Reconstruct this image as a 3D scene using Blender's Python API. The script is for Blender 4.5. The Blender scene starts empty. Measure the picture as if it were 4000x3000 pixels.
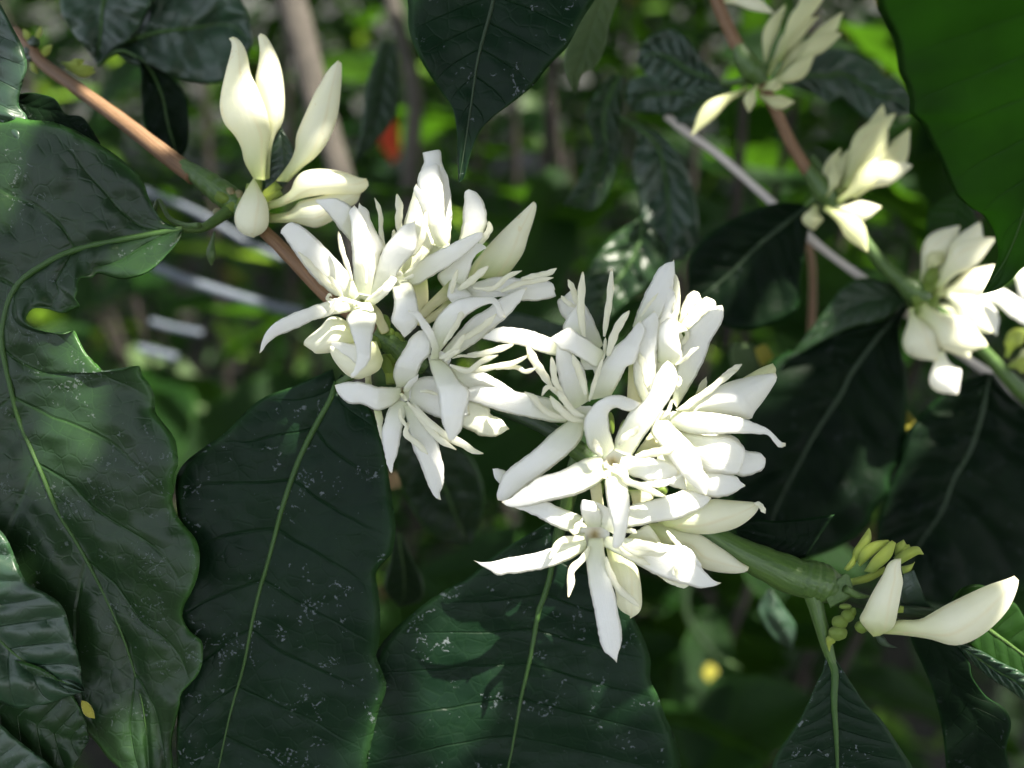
import bpy, math, random
import numpy as np
from mathutils import Vector, Matrix, noise
random.seed(7)
rng = np.random.default_rng(7)
R = math.radians
scn = bpy.context.scene
COL = scn.collection

# ------------------------------------------------------------------ camera
S = 4.2e-5            # metres per photograph pixel in the plane of focus
D0 = 0.14             # distance of the plane of focus
CAM = Vector((0, 0, 1.15)); PITCH = R(25)
cam = bpy.data.objects.new('camera', bpy.data.cameras.new('camera')); COL.objects.link(cam)
cam.location = CAM; cam.rotation_euler = (R(90) - PITCH, 0, 0)
cam.data.sensor_width = 36; cam.data.lens = 30
cam.data.clip_start = 0.004; cam.data.clip_end = 400
cam.data.dof.use_dof = True; cam.data.dof.focus_distance = D0 - 90 * S; cam.data.dof.aperture_fstop = 9.0
cam.data.dof.aperture_blades = 0
scn.camera = cam
RX = Vector((1, 0, 0)); UP = Vector((0, math.sin(PITCH), math.cos(PITCH))); BK = Vector((0, -math.cos(PITCH), math.sin(PITCH)))

# ------------------------------------------------------------------ light
SUN = (RX * 0.42 + UP * 0.76 + BK * 0.50).normalized()        # towards the sun
el = math.asin(SUN.z); az = math.atan2(SUN.x, SUN.y)
w = bpy.data.worlds.new('World'); scn.world = w; w.use_nodes = True
nt = w.node_tree; bg = nt.nodes['Background']
sky = nt.nodes.new('ShaderNodeTexSky'); sky.sky_type = 'NISHITA'; sky.sun_disc = False
sky.sun_elevation = el; sky.sun_rotation = az; sky.dust_density = 3.0; sky.ozone_density = 0.6
hs = nt.nodes.new('ShaderNodeHueSaturation'); hs.inputs['Saturation'].default_value = 0.42
nt.links.new(sky.outputs[0], hs.inputs['Color']); nt.links.new(hs.outputs[0], bg.inputs[0]); bg.inputs[1].default_value = 0.072
sl = bpy.data.lights.new('sun', 'SUN'); sl.energy = 2.5; sl.angle = R(0.53); sl.color = (1, 0.94, 0.82)
so = bpy.data.objects.new('sun', sl); COL.objects.link(so); so.rotation_euler = SUN.to_track_quat('Z', 'Y').to_euler()
scn.view_settings.view_transform = 'Standard'; scn.view_settings.look = 'None'
scn.view_settings.exposure = 3.02; scn.view_settings.gamma = 1
scn.cycles.max_bounces = 8; scn.cycles.transmission_bounces = 6

# ------------------------------------------------------------------ from photograph measures to places
MAP = {'a': (1000, 560, 2.765), 'b': (1500, 560, 2.765), 'c': (1250, 1100, 2.765), 'd': (1250, 1450, 2.765),
       'e': (1850, 1000, 2.765), 'f': (2300, 1000, 2.765), 'g': (1850, 1450, 2.765), 'h': (2350, 1450, 2.765),
       'i': (1850, 1900, 2.765), 'j': (2250, 1900, 2.765), 'k': (800, 100, 2.765), 'm': (3100, 2000, 2.765),
       'A0': (0, 0, 2.212), 'D0': (3000, 0, 2.212), 'D1': (3000, 750, 2.212), 'D3': (3000, 2250, 2.212),
       'B1': (1000, 750, 2.212), 'n': (0, 0, 1.0)}
def nat(r, pts):
    x0, y0, s = MAP[r]
    return [(x0 + p[0] / s, y0 + p[1] / s) for p in pts]
ZOFF = [0.0]              # extra depth (px) given to everything built while it is set
def P(x, y, z):
    z = z + ZOFF[0]; d = D0 - z * S; q = S * d / D0
    return CAM + RX * ((x - 2000) * q) - UP * ((y - 1500) * q) - BK * d
Pn_RX, Pn_UP, Pn_BK, Pn_C = (np.array(v) for v in (RX, UP, BK, CAM))
def PN(a):                                       # the same for an (n,3) array
    d = D0 - (a[:, 2:3] + ZOFF[0]) * S; q = S * d / D0
    return Pn_C + (a[:, 0:1] - 2000) * q * Pn_RX - (a[:, 1:2] - 1500) * q * Pn_UP - d * Pn_BK

# ------------------------------------------------------------------ objects
WL = {}
def tag(o, label=None, cat=None, group=None, kind=None):
    if label: o['label'] = label
    if cat: o['category'] = cat
    if group: o['group'] = group
    if kind: o['kind'] = kind
    return o
def empty(name, loc, parent=None, **k):
    o = bpy.data.objects.new(name, None); COL.objects.link(o); o.empty_display_size = 0.005
    o.location = Vector(loc) - (WL[parent.name] if parent else Vector((0, 0, 0)))
    if parent: o.parent = parent
    WL[o.name] = Vector(loc)
    return tag(o, **k)
def link_mesh(name, V, F, mats, parent=None, uv=None, smooth=True, origin=None, mi=None, **k):
    V = np.asarray(V, dtype=float)
    o0 = np.array(origin) if origin is not None else V[0].copy()
    me = bpy.data.meshes.new(name); me.from_pydata((V - o0).tolist(), [], F)
    for m in (mats if isinstance(mats, (list, tuple)) else [mats]): me.materials.append(m)
    if smooth: me.polygons.foreach_set('use_smooth', [True] * len(F))
    if mi is not None: me.polygons.foreach_set('material_index', mi)
    if uv is not None:
        ul = me.uv_layers.new(name='UVMap'); li = np.empty(len(me.loops), dtype=np.int32)
        me.loops.foreach_get('vertex_index', li); ul.data.foreach_set('uv', np.asarray(uv, dtype=np.float32)[li].ravel())
    me.update()
    o = bpy.data.objects.new(name, me); COL.objects.link(o)
    pw = WL[parent.name] if parent else Vector((0, 0, 0))
    o.location = Vector(o0) - pw
    if parent: o.parent = parent
    WL[o.name] = Vector(o0)
    return tag(o, **k)

# ------------------------------------------------------------------ curves and blades
def spline(pts, sub=8, par=None):
    p = np.array(pts, dtype=float)
    if len(p) < 3:
        t = np.linspace(0, 1, sub * 2)[:, None]; return p[0] * (1 - t) + p[-1] * t
    q = np.vstack([2 * p[0] - p[1], p, 2 * p[-1] - p[-2]]); out = []
    for i in range(1, len(q) - 2):
        t = np.linspace(0, 1, sub, endpoint=False)[:, None]
        a, b, c, d = q[i - 1], q[i], q[i + 1], q[i + 2]
        out.append(0.5 * ((2 * b) + (c - a) * t + (2 * a - 5 * b + 4 * c - d) * t ** 2 + (3 * b - a - 3 * c + d) * t ** 3))
    out.append(p[-1:]); return np.vstack(out)
def resample(pts, n, smooth=True):
    c = spline(pts) if smooth else np.array(pts, float)
    s = np.concatenate([[0], np.cumsum(np.linalg.norm(np.diff(c, axis=0), axis=1))]); s /= max(s[-1], 1e-9)
    t = np.linspace(0, 1, n)
    return np.stack([np.interp(t, s, c[:, k]) for k in range(c.shape[1])], axis=1)
def keyed(keys, ks):
    k = np.array(keys, float); kk = k[:, 0]; sp = spline(k[:, 0:3], 6)
    o = np.argsort(sp[:, 0], kind='stable'); sp = sp[o]
    return np.stack([np.interp(ks, sp[:, 0], sp[:, 1]), np.interp(ks, sp[:, 0], sp[:, 2])], axis=1)
def zfun(z, t):
    if np.isscalar(z): return np.full_like(t, float(z))
    z = np.array(z, float); return np.interp(t, np.linspace(0, 1, len(z)), z)
NV = 8.0; KV = 1.25
def sheet(name, L, Rr, M, z, mat, parent=None, n=26, m=9, bulge=0.35, tilt=0.0, th=9.0, full=False, fold=0.0, quilt=0.0,
          ripple=0.0, rf=3.0, ph=0.0, crink=0.0, le=0.0, re=0.0, edgez=None, origin=None, mats=None, **k):
    """solid between two outline curves: petals, leaves; full=True gives a closed round body (buds)"""
    t = np.linspace(0, 1, n)
    hw = np.linalg.norm(L - Rr, axis=1) / 2
    zz = zfun(z, t); v = np.linspace(-1, 1, m)
    global LASTZ
    G = np.zeros((n, m, 3)); B = np.zeros((n, m, 3))
    seed = len(name) + L[0, 0] * 0.013
    wmax = hw.max()
    for j, vv in enumerate(v):
        a = abs(vv)
        if full: aa = math.sin(a * math.pi / 2)
        else: aa = a
        E = L if vv < 0 else Rr
        xy = M * (1 - aa) + E * aa
        if full:
            prof = math.sqrt(max(0, 1 - aa * aa))
            sg = math.cos(math.asin(min(1, aa)))
            ang = math.copysign(math.asin(min(1, aa)), vv)
            rid = 1 + 0.09 * np.abs(np.sin(1.5 * (ang + t * 1.5 + ph))) * (np.minimum(1, 4 * t))
            zf = zz + hw * prof * 0.95 * rid; zb = zz - hw * prof * 0.95
        else:
            base = zz + tilt * hw * vv + bulge * 0.62 * hw * (1 - aa * aa) + fold * hw * aa
            base += (le if vv < 0 else re) * aa * aa * wmax
            if quilt:
                s = t * NV - aa * KV
                base += quilt * np.abs(np.sin(np.pi * s)) ** 0.7 * min(1, aa * 5) * (1 - aa ** 6)
            base += ripple * aa ** 2 * np.sin(2 * np.pi * rf * t + ph + (1.7 if vv > 0 else 0))
            if crink:
                base += crink * np.array([noise.noise(Vector((x * 0.006 + seed, y * 0.006, vv))) + 0.5 * noise.noise(Vector((x * 0.016, y * 0.016 + seed, 3.1))) for x, y in xy])
            tt = th * (1 - aa ** 4)
            zf = base; zb = base - tt
        G[:, j, :2] = xy; G[:, j, 2] = zf; B[:, j, :2] = xy; B[:, j, 2] = zb
    LASTZ = G[:, m // 2, 2].copy(); front = G.reshape(-1, 3)
    idxB = np.full((n, m), -1); idxF = np.arange(n * m).reshape(n, m)
    idxB[:, 0] = idxF[:, 0]; idxB[:, -1] = idxF[:, -1]
    inner = np.arange(n * (m - 2)).reshape(n, m - 2) + n * m
    idxB[:, 1:-1] = inner
    V = np.vstack([front, B[:, 1:-1].reshape(-1, 3)])
    tv = np.stack(np.meshgrid(t, (v + 1) / 2, indexing='ij'), axis=2)
    uv = np.vstack([tv.reshape(-1, 2), tv[:, 1:-1].reshape(-1, 2)])
    a, b, c, d = idxF[:-1, :-1], idxF[1:, :-1], idxF[1:, 1:], idxF[:-1, 1:]
    Ff = np.stack([a, b, c, d], axis=2).reshape(-1, 4)
    a, b, c, d = idxB[:-1, :-1], idxB[:-1, 1:], idxB[1:, 1:], idxB[1:, :-1]
    Fb = np.stack([a, b, c, d], axis=2).reshape(-1, 4)
    e1 = V[Ff[:, 1]] - V[Ff[:, 0]]; e2 = V[Ff[:, 3]] - V[Ff[:, 0]]
    if (e1[:, 0] * -e2[:, 1] + e1[:, 1] * e2[:, 0]).sum() < 0: Ff = Ff[:, ::-1]; Fb = Fb[:, ::-1]
    caps = []
    if full or th > 0:
        for r_ in (0, n - 1):
            caps.append(list(idxF[r_]) + list(idxB[r_, 1:-1][::-1]))
    F = Ff.tolist() + Fb.tolist() + caps
    mi = [0] * len(Ff) + [(1 if mats else 0)] * len(Fb) + [0] * len(caps)
    return link_mesh(name, PN(V), F, mats or mat, parent, uv=uv, origin=origin, mi=mi, **k)
CALYX = None
def petal(r, L, Rr, z, mat=None, parent=None, name='petal', n=40, **k):
    Ln = resample(nat(r, L), n); Rn = resample(nat(r, Rr), n)
    k.setdefault('th', 9); k.setdefault('bulge', 0.38)
    q = np.linspace(0, 1, n); env = np.minimum(1, 8 * q) * np.minimum(1, 12 * (1 - q) + .15); c0 = (Ln + Rn) / 2
    for E in (Ln, Rn):                               # slightly uneven, nibbled margins
        w_ = E - c0; l_ = np.maximum(np.linalg.norm(w_, axis=1, keepdims=True), 1e-6)
        jit = np.array([noise.noise(Vector((x * .05, y * .05, 7.7))) * 2.8 + noise.noise(Vector((x * .17, y * .17, 1.3))) * 1.5 for x, y in E])
        E += w_ / l_ * (jit * env)[:, None]
    return sheet(name, Ln, Rn, (Ln + Rn) / 2, z, mat or M_['petal'], parent, n=n, **k)
def bud(r, L, Rr, z, mat=None, parent=None, name='flower_bud', n=30, m=13, **k):
    Ln = resample(nat(r, L), n); Rn = resample(nat(r, Rr), n)
    return sheet(name, Ln, Rn, (Ln + Rn) / 2, z, mat or M_['bud'], parent, n=n, m=m, full=True, **k)
def strap_lr(path, w, n, prof):
    c = resample(path, n); d = np.gradient(c, axis=0); d /= np.maximum(np.linalg.norm(d, axis=1, keepdims=True), 1e-6)
    nn = np.stack([-d[:, 1], d[:, 0]], axis=1); t = np.linspace(0, 1, n)
    h = (w / 2) * prof(t)[:, None]
    return c + nn * h, c - nn * h, c
def stamen(r, path, wd, z, parent, n=18, mat=None, name='stamen'):
    x0, y0, s = MAP[r]
    L, Rr, c = strap_lr(nat(r, path), wd * 0.88 / s, n, lambda t: np.clip(np.minimum(0.32 + 2.6 * t, (1.02 - t) * 4.5) ** 0.8, 0.12, 1) * (1 + 0.10 * np.sin(t * 23 + wd)))
    zz = zfun(z, np.linspace(0, 1, n)) + 5 * np.sin(np.linspace(0, 7, n) + wd)
    return sheet(name, L, Rr, c, zz, mat or M_['stamen'], parent, n=n, m=7, bulge=0.55, th=14)
def budline(r, base, tip, wd, z, parent, mat=None, name='flower_bud', bend=0.12, n=18, m=9, shape=0.62):
    p0, p1 = (np.array(q) for q in nat(r, [base, tip])); s = MAP[r][2]
    dd = p1 - p0; nn = np.array([-dd[1], dd[0]])
    mid = (p0 + p1) / 2 + nn * bend
    L, Rr, c = strap_lr([p0, mid, p1], wd / s, n, lambda t: 0.28 + 0.0 * t + 0.72 * np.exp(-((t - shape) / 0.27) ** 2) - 0.25 * np.clip((t - 0.8) / 0.2, 0, 1))
    L[-1] = Rr[-1] = c[-1]
    return sheet(name, L, Rr, c, z, mat or M_['bud'], parent, n=n, m=m, full=True, ph=base[0] * 0.1)
def tube(name, path, rad, mat, parent=None, seg=14, n=None, knob=0.0, uvl=1.0, **k):
    """path: (x,y,z) in photograph px; rad in px at that depth"""
    p = np.array(path, float); n = n or max(12, len(p) * 8)
    c = resample(p, n); W = PN(c); t = np.linspace(0, 1, n)
    sc = (D0 - (c[:, 2] + ZOFF[0]) * S) / D0 * S
    rr = np.interp(t, np.linspace(0, 1, len(rad)), rad) if not np.isscalar(rad) else np.full(n, float(rad))
    if knob: rr = rr * (1 + knob * np.sin(t * 40) * np.sin(t * 17 + 1))
    rr = rr * sc
    T = np.gradient(W, axis=0); T /= np.linalg.norm(T, axis=1, keepdims=True)
    ref = Pn_BK; A = np.cross(T, ref); A /= np.maximum(np.linalg.norm(A, axis=1, keepdims=True), 1e-9); Bn = np.cross(T, A)
    V = []; UVs = []
    for i in range(n):
        for j in range(seg):
            a = 2 * math.pi * j / seg
            V.append(W[i] + (A[i] * math.cos(a) + Bn[i] * math.sin(a)) * rr[i]); UVs.append((t[i] * uvl, j / seg))
    V.append(W[0]); UVs.append((0, 0)); V.append(W[-1]); UVs.append((uvl, 0))
    F = []
    for i in range(n - 1):
        for j in range(seg):
            F.append((i * seg + j, i * seg + (j + 1) % seg, (i + 1) * seg + (j + 1) % seg, (i + 1) * seg + j))
    for j in range(seg):
        F.append((n * seg, (j + 1) % seg, j)); F.append((n * seg + 1, (n - 1) * seg + j, (n - 1) * seg + (j + 1) % seg))
    return link_mesh(name, V, F, mat, parent, uv=UVs, **k)
def blob(name, r, c, rx, ry, z, mat, parent, ang=0, **k):
    x0, y0, s = MAP[r]; cx, cy = nat(r, [c])[0]; rx /= s; ry /= s
    V = []; F = []; NA, NB = 10, 14
    for i in range(NA + 1):
        th = math.pi * i / NA
        for j in range(NB):
            f = 2 * math.pi * j / NB
            q = 1 + 0.13 * noise.noise(Vector((math.sin(th) * math.cos(f) * 1.6 + cx, math.sin(th) * math.sin(f) * 1.6, math.cos(th) * 1.6 + cy)))
            x = rx * math.sin(th) * math.cos(f) * q; y = ry * math.cos(th) * q; zc = rx * math.sin(th) * math.sin(f) * q
            V.append((cx + x * math.cos(ang) - y * math.sin(ang), cy + x * math.sin(ang) + y * math.cos(ang), z + zc))
    for i in range(NA):
        for j in range(NB): F.append((i * NB + j, i * NB + (j + 1) % NB, (i + 1) * NB + (j + 1) % NB, (i + 1) * NB + j))
    return link_mesh(name, PN(np.array(V)), F, mat, parent, **k)

def corolla(c, r, rx, ry, z, parent, tan=None):
    """shallow white funnel in which the petals of a flower meet"""
    x0, y0, s = MAP[r]; cx, cy = nat(r, [c])[0]; rx /= s; ry /= s; V = []; F = []; UVs = []; NR, NA = 7, 22
    for i in range(NR):
        q = i / (NR - 1); rad = 0.10 + 0.90 * q; dz = 34 * (q ** 0.6) - 38
        for j in range(NA):
            a = 2 * math.pi * j / NA; w_ = 1 + 0.10 * math.cos(5 * a + cx) * q
            V.append((cx + rx * rad * w_ * math.cos(a), cy + ry * rad * w_ * math.sin(a), z + dz)); UVs.append((0.05 + 0.5 * q, j / NA))
    for i in range(NR):
        q = 1 - i / (NR - 1); rad = 0.10 + 0.90 * q; dz = 34 * (q ** 0.6) - 48
        for j in range(NA):
            a = 2 * math.pi * j / NA; V.append((cx + rx * rad * .97 * math.cos(a), cy + ry * rad * .97 * math.sin(a), z + dz)); UVs.append((0.05 + 0.5 * q, j / NA))
    V.append((cx, cy, z - 44)); UVs.append((0, 0))
    for i in range(2 * NR - 1):
        for j in range(NA): F.append((i * NA + j, i * NA + (j + 1) % NA, (i + 1) * NA + (j + 1) % NA, (i + 1) * NA + j))
    for j in range(NA): F.append((len(V) - 1, (j + 1) % NA, j))
    o = link_mesh('corolla_throat', PN(np.array(V)), F, M_['throat'] if tan else M_['petal'], parent, uv=UVs)
    return o

# ------------------------------------------------------------------ materials
M_ = {}
class NT:
    def __init__(s, name):
        s.m = bpy.data.materials.new(name); s.m.use_nodes = True; s.t = s.m.node_tree; s.b = s.t.nodes['Principled BSDF']; s.out = s.t.nodes['Material Output']
    def n(s, ty, **kw):
        x = s.t.nodes.new('ShaderNode' + ty)
        for k, v in kw.items():
            if k.startswith('i_'): x.inputs[int(k[2:])].default_value = v
            else: setattr(x, k, v)
        return x
    def l(s, a, b): s.t.links.new(a, b)
    def math(s, op, a, b=None, c=None, clamp=False):
        x = s.n('Math', operation=op, use_clamp=clamp)
        for i, q in enumerate((a, b, c)):
            if q is None: continue
            if isinstance(q, (int, float)): x.inputs[i].default_value = q
            else: s.l(q, x.inputs[i])
        return x.outputs[0]
    def mix(s, f, a, b):
        x = s.n('Mix', data_type='RGBA')
        for sock, q in ((x.inputs[0], f), (x.inputs[6], a), (x.inputs[7], b)):
            if isinstance(q, (int, float)): sock.default_value = q
            elif isinstance(q, tuple): sock.default_value = (*q, 1) if len(q) == 3 else q
            else: s.l(q, sock)
        return x.outputs[2]
    def ramp(s, f, stops):
        x = s.n('ValToRGB'); e = x.color_ramp.elements
        while len(e) < len(stops): e.new(0.5)
        for el_, (p, c) in zip(e, stops): el_.position = p; el_.color = (*c, 1)
        s.l(f, x.inputs[0]); return x.outputs[0]
    def noise(s, scale, co=None, detail=3, rough=0.55):
        x = s.n('TexNoise'); x.inputs['Scale'].default_value = scale; x.inputs['Detail'].default_value = detail; x.inputs['Roughness'].default_value = rough
        if co is not None: s.l(co, x.inputs['Vector'])
        return x.outputs[0]
    def set(s, **kw):
        for k, v in kw.items(): s.b.inputs[k.replace('_', ' ')].default_value = v
    def bump(s, h, dist, strength=1.0):
        x = s.n('Bump'); x.inputs['Strength'].default_value = strength; x.inputs['Distance'].default_value = dist
        s.l(h, x.inputs['Height']); s.l(x.outputs[0], s.b.inputs['Normal']); return x
    def translucent(s, col, fac):
        tr = s.n('BsdfTranslucent')
        if isinstance(col, tuple): tr.inputs[0].default_value = (*col, 1)
        else: s.l(col, tr.inputs[0])
        mx = s.n('MixShader'); mx.inputs[0].default_value = fac
        s.l(s.b.outputs[0], mx.inputs[1]); s.l(tr.outputs[0], mx.inputs[2]); s.l(mx.outputs[0], s.out.inputs[0])

def mat_petal(name, tipc, basec, sss=0.001, spots=None, tr=0.38):
    s = NT(name); tc = s.n('TexCoord'); sp = s.n('SeparateXYZ'); s.l(tc.outputs['UV'], sp.inputs[0])
    base = s.ramp(sp.outputs[0], [(0.0, basec), (0.22, tuple(0.4 * a + 0.6 * b for a, b in zip(basec, tipc))), (0.45, tipc), (0.955, tipc), (1.0, tuple(c * f for c, f in zip(tipc, (0.90, 0.84, 0.58))))])
    big = s.noise(260, tc.outputs['Object'], 3)
    col = s.mix(s.math('MULTIPLY', s.math('SUBTRACT', big, 0.45, clamp=True), 0.7), base, tuple(c * f for c, f in zip(tipc, (0.97, 0.96, 0.80))))
    t_ = sp.outputs[0]
    # fine lengthwise veins
    mp = s.n('Mapping'); s.l(tc.outputs['UV'], mp.inputs[0]); mp.inputs['Scale'].default_value = (2.0, 22, 1)
    st = s.noise(1.0, mp.outputs[0], 2)
    col = s.mix(s.math('MULTIPLY', s.math('ABSOLUTE', s.math('SUBTRACT', st, 0.5)), 0.35), col, tuple(c * 0.8 for c in tipc))
    if spots:
        seam = s.math('ABSOLUTE', s.math('SUBTRACT', s.math('FRACT', s.math('ADD', s.math('MULTIPLY', sp.outputs[1], 2.1), s.math('MULTIPLY', t_, 0.45))), 0.5))
        seam = s.math('SUBTRACT', 1.0, s.math('MULTIPLY', seam, 9.0), clamp=True)
        col = s.mix(s.math('MULTIPLY', s.math('MULTIPLY', seam, s.noise(300, tc.outputs['Object'], 2)), 0.75), col, spots)
        sn = s.noise(420, tc.outputs['Object'], 2)
        col = s.mix(s.math('MULTIPLY', s.math('GREATER_THAN', sn, 0.70), 0.55), col, spots)
    s.l(col, s.b.inputs['Base Color'])
    s.set(Roughness=0.5, Subsurface_Weight=0.12, Subsurface_Scale=sss); s.b.inputs['Subsurface Radius'].default_value = (1, 0.95, 0.7)
    s.b.inputs['Specular IOR Level'].default_value = 0.35
    h = s.math('ADD', s.math('MULTIPLY', st, 0.6), s.math('MULTIPLY', s.noise(1800, tc.outputs['Object'], 2), 0.4))
    s.bump(h, 0.00022, 0.6); s.translucent(s.mix(0.7, col, (0.95, 0.95, 0.80)), tr)
    return s.m
M_['petal'] = mat_petal('white_petal', (0.90, 0.90, 0.878), (0.68, 0.72, 0.50))
M_['throat'] = mat_petal('tan_throated_petal', (0.88, 0.885, 0.86), (0.60, 0.46, 0.20))
M_['petal_cream'] = mat_petal('cream_petal', (0.88, 0.88, 0.72), (0.66, 0.70, 0.36))
M_['bud'] = mat_petal('cream_bud', (0.86, 0.86, 0.68), (0.42, 0.50, 0.14), spots=(0.74, 0.64, 0.40))
M_['bud_green'] = mat_petal('green_tinged_bud', (0.64, 0.66, 0.38), (0.22, 0.30, 0.06), spots=(0.6, 0.5, 0.28))
M_['bud_young'] = mat_petal('young_green_bud', (0.31, 0.39, 0.05), (0.13, 0.21, 0.02))
M_['stamen'] = mat_petal('cream_stamen', (0.85, 0.84, 0.69), (0.86, 0.86, 0.72), sss=0.0005)
M_['tube'] = mat_petal('flower_tube', (0.72, 0.70, 0.46), (0.25, 0.34, 0.05))
def mat_plain(name, c1, c2, scale, rough=0.6, bump=0.0002, stretch=None, tr=None):
    s = NT(name); tc = s.n('TexCoord'); co = tc.outputs['Object']
    if stretch: mp = s.n('Mapping'); s.l(tc.outputs['UV'], mp.inputs[0]); mp.inputs['Scale'].default_value = stretch; co = mp.outputs[0]
    nn = s.noise(scale, co, 4); col = s.ramp(nn, [(0.3, c1), (0.7, c2)])
    fine = s.noise(2500, tc.outputs['Object'], 2); col = s.mix(s.math('MULTIPLY', fine, 0.35), col, tuple(c * 0.55 for c in c1))
    s.l(col, s.b.inputs['Base Color']); s.set(Roughness=rough)
    s.bump(s.math('ADD', nn, s.math('MULTIPLY', fine, 0.5)), bump, 0.7)
    if tr: s.translucent(col, tr)
    return s.m
M_['green_stem'] = mat_plain('green_stem', (0.040, 0.090, 0.018), (0.085, 0.155, 0.028), 3.0, 0.42, 0.0002, (2, 9, 1), 0.06)
M_['dark_stem'] = mat_plain('dark_green_stem', (0.010, 0.030, 0.012), (0.026, 0.055, 0.018), 3.0, 0.38, 0.0002, (2, 9, 1))
M_['bark'] = mat_plain('tan_bark', (0.11, 0.055, 0.022), (0.26, 0.15, 0.075), 2.0, 0.6, 0.0002, (3, 14, 1))
M_['bark_grey'] = mat_plain('grey_brown_bark', (0.03, 0.026, 0.02), (0.10, 0.085, 0.068), 60, 0.8, 0.002)
M_['bark_dark'] = mat_plain('dark_brown_bark', (0.012, 0.009, 0.006), (0.035, 0.026, 0.018), 60, 0.9, 0.002)
M_['twig'] = mat_plain('pale_dry_twig', (0.55, 0.50, 0.46), (0.78, 0.72, 0.68), 2.0, 0.7, 0.0002, (4, 7, 1))
M_['stipule'] = mat_plain('brown_stipule', (0.10, 0.12, 0.045), (0.26, 0.20, 0.10), 500, 0.7, 0.0003)
M_['midrib_dark'] = mat_plain('dark_green_midrib', (0.008, 0.026, 0.006), (0.014, 0.040, 0.008), 2.0, 0.65, 0.0001, (3, 5, 1))
M_['midrib'] = mat_plain('green_midrib', (0.020, 0.062, 0.006), (0.036, 0.095, 0.009), 2.0, 0.65, 0.0001, (3, 5, 1))
M_['soil'] = None
def mat_leaf(name, c1, c2, vein, rough=0.36, tr=0.10, trc=(0.10, 0.25, 0.02), dust=1.0, coat=0.0, spec=0.16, vs=0.35):
    s = NT(name); tc = s.n('TexCoord'); sp = s.n('SeparateXYZ'); s.l(tc.outputs['UV'], sp.inputs[0]); ob = tc.outputs['Object']
    t = sp.outputs[0]; v = s.math('ABSOLUTE', s.math('MULTIPLY', s.math('SUBTRACT', sp.outputs[1], 0.5), 2.0))
    wob = s.math('MULTIPLY', s.math('SUBTRACT', s.noise(60, ob, 2), 0.5), 0.35)
    ss = s.math('ADD', s.math('SUBTRACT', s.math('MULTIPLY', t, NV), s.math('MULTIPLY', v, KV)), wob)
    fr = s.math('ABSOLUTE', s.math('SUBTRACT', s.math('FRACT', s.math('ADD', ss, 0.5)), 0.5))
    line = s.math('SUBTRACT', 1.0, s.math('MULTIPLY', fr, 26.0), clamp=True)
    line = s.math('MULTIPLY', line, s.math('SUBTRACT', 1.0, s.math('MULTIPLY', v, v), clamp=True))
    # net of tiny veins
    vo = s.n('TexVoronoi', feature='DISTANCE_TO_EDGE'); vo.inputs['Scale'].default_value = 380; s.l(ob, vo.inputs['Vector'])
    net = s.math('SUBTRACT', 1.0, s.math('MULTIPLY', vo.outputs[0], 12.0), clamp=True)
    big = s.noise(70, ob, 4); col = s.ramp(big, [(0.3, c1), (0.72, c2)])
    col = s.mix(s.math('MULTIPLY', net, 0.10), col, vein)
    col = s.mix(s.math('MULTIPLY', line, vs), col, vein)
    edge = s.math('MULTIPLY', s.math('POWER', v, 26.0), 0.8, clamp=True)
    col = s.mix(edge, col, tuple(min(1, c * 2.2) for c in vein))
    if dust:
        v2 = s.n('TexVoronoi', feature='DISTANCE_TO_EDGE'); v2.inputs['Scale'].default_value = 190
        ds = s.n('VectorMath', operation='ADD'); nz = s.n('TexNoise'); nz.inputs['Scale'].default_value = 420; s.l(ob, nz.inputs['Vector'])
        sc = s.n('VectorMath', operation='SCALE'); s.l(nz.outputs[1], sc.inputs[0]); sc.inputs['Scale'].default_value = 0.007
        s.l(ob, ds.inputs[0]); s.l(sc.outputs[0], ds.inputs[1]); s.l(ds.outputs[0], v2.inputs['Vector'])
        crust = s.math('LESS_THAN', v2.outputs[0], 0.035)
        m1 = s.math('GREATER_THAN', s.noise(110, ob, 3, 0.7), 0.545); m2 = s.math('GREATER_THAN', s.noise(1600, ob, 3, 0.7), 0.54)
        crust = s.math('MULTIPLY', s.math('MULTIPLY', crust, m1), m2)
        dots = s.math('MULTIPLY', s.math('GREATER_THAN', s.noise(2300, ob, 1), 0.785), s.math('GREATER_THAN', s.noise(150, ob, 2), 0.47))
        dd = s.math('MULTIPLY', s.math('MAXIMUM', crust, dots), 0.45 * dust)
        col = s.mix(dd, col, (0.22, 0.25, 0.26))
        film = s.math('MULTIPLY', s.math('SUBTRACT', s.noise(130, ob, 5, 0.7), 0.48, clamp=True), 0.55 * dust)
        col = s.mix(film, col, (0.028, 0.048, 0.032))
        s.l(s.math('ADD', s.math('MULTIPLY', dd, 0.8), rough + 0.0), s.b.inputs['Roughness'])
        hh = s.math('ADD', s.math('MULTIPLY', dd, 0.6), s.math('MULTIPLY', net, -0.12))
    else:
        s.set(Roughness=rough); hh = s.math('MULTIPLY', net, -0.12)
    hh = s.math('ADD', hh, s.math('MULTIPLY', line, -0.7)); hh = s.math('ADD', hh, s.math('MULTIPLY', s.noise(500, ob, 3), 0.35))
    s.l(col, s.b.inputs['Base Color']); s.b.inputs['Specular IOR Level'].default_value = spec
    s.set(Coat_Weight=coat, Coat_Roughness=0.2)
    s.bump(hh, 0.0004, 0.6)
    tcol = s.mix(s.math('MULTIPLY', line, 0.55), s.mix(big, tuple(c * 0.45 for c in trc), tuple(c * 1.6 for c in trc)), tuple(c * 0.4 for c in trc)); s.translucent(tcol, tr)
    return s.m
M_['leaf'] = mat_leaf('dark_glossy_leaf', (0.0034, 0.0120, 0.0058), (0.0062, 0.0200, 0.0080), (0.013, 0.036, 0.010), vs=.22, spec=.09)
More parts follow.
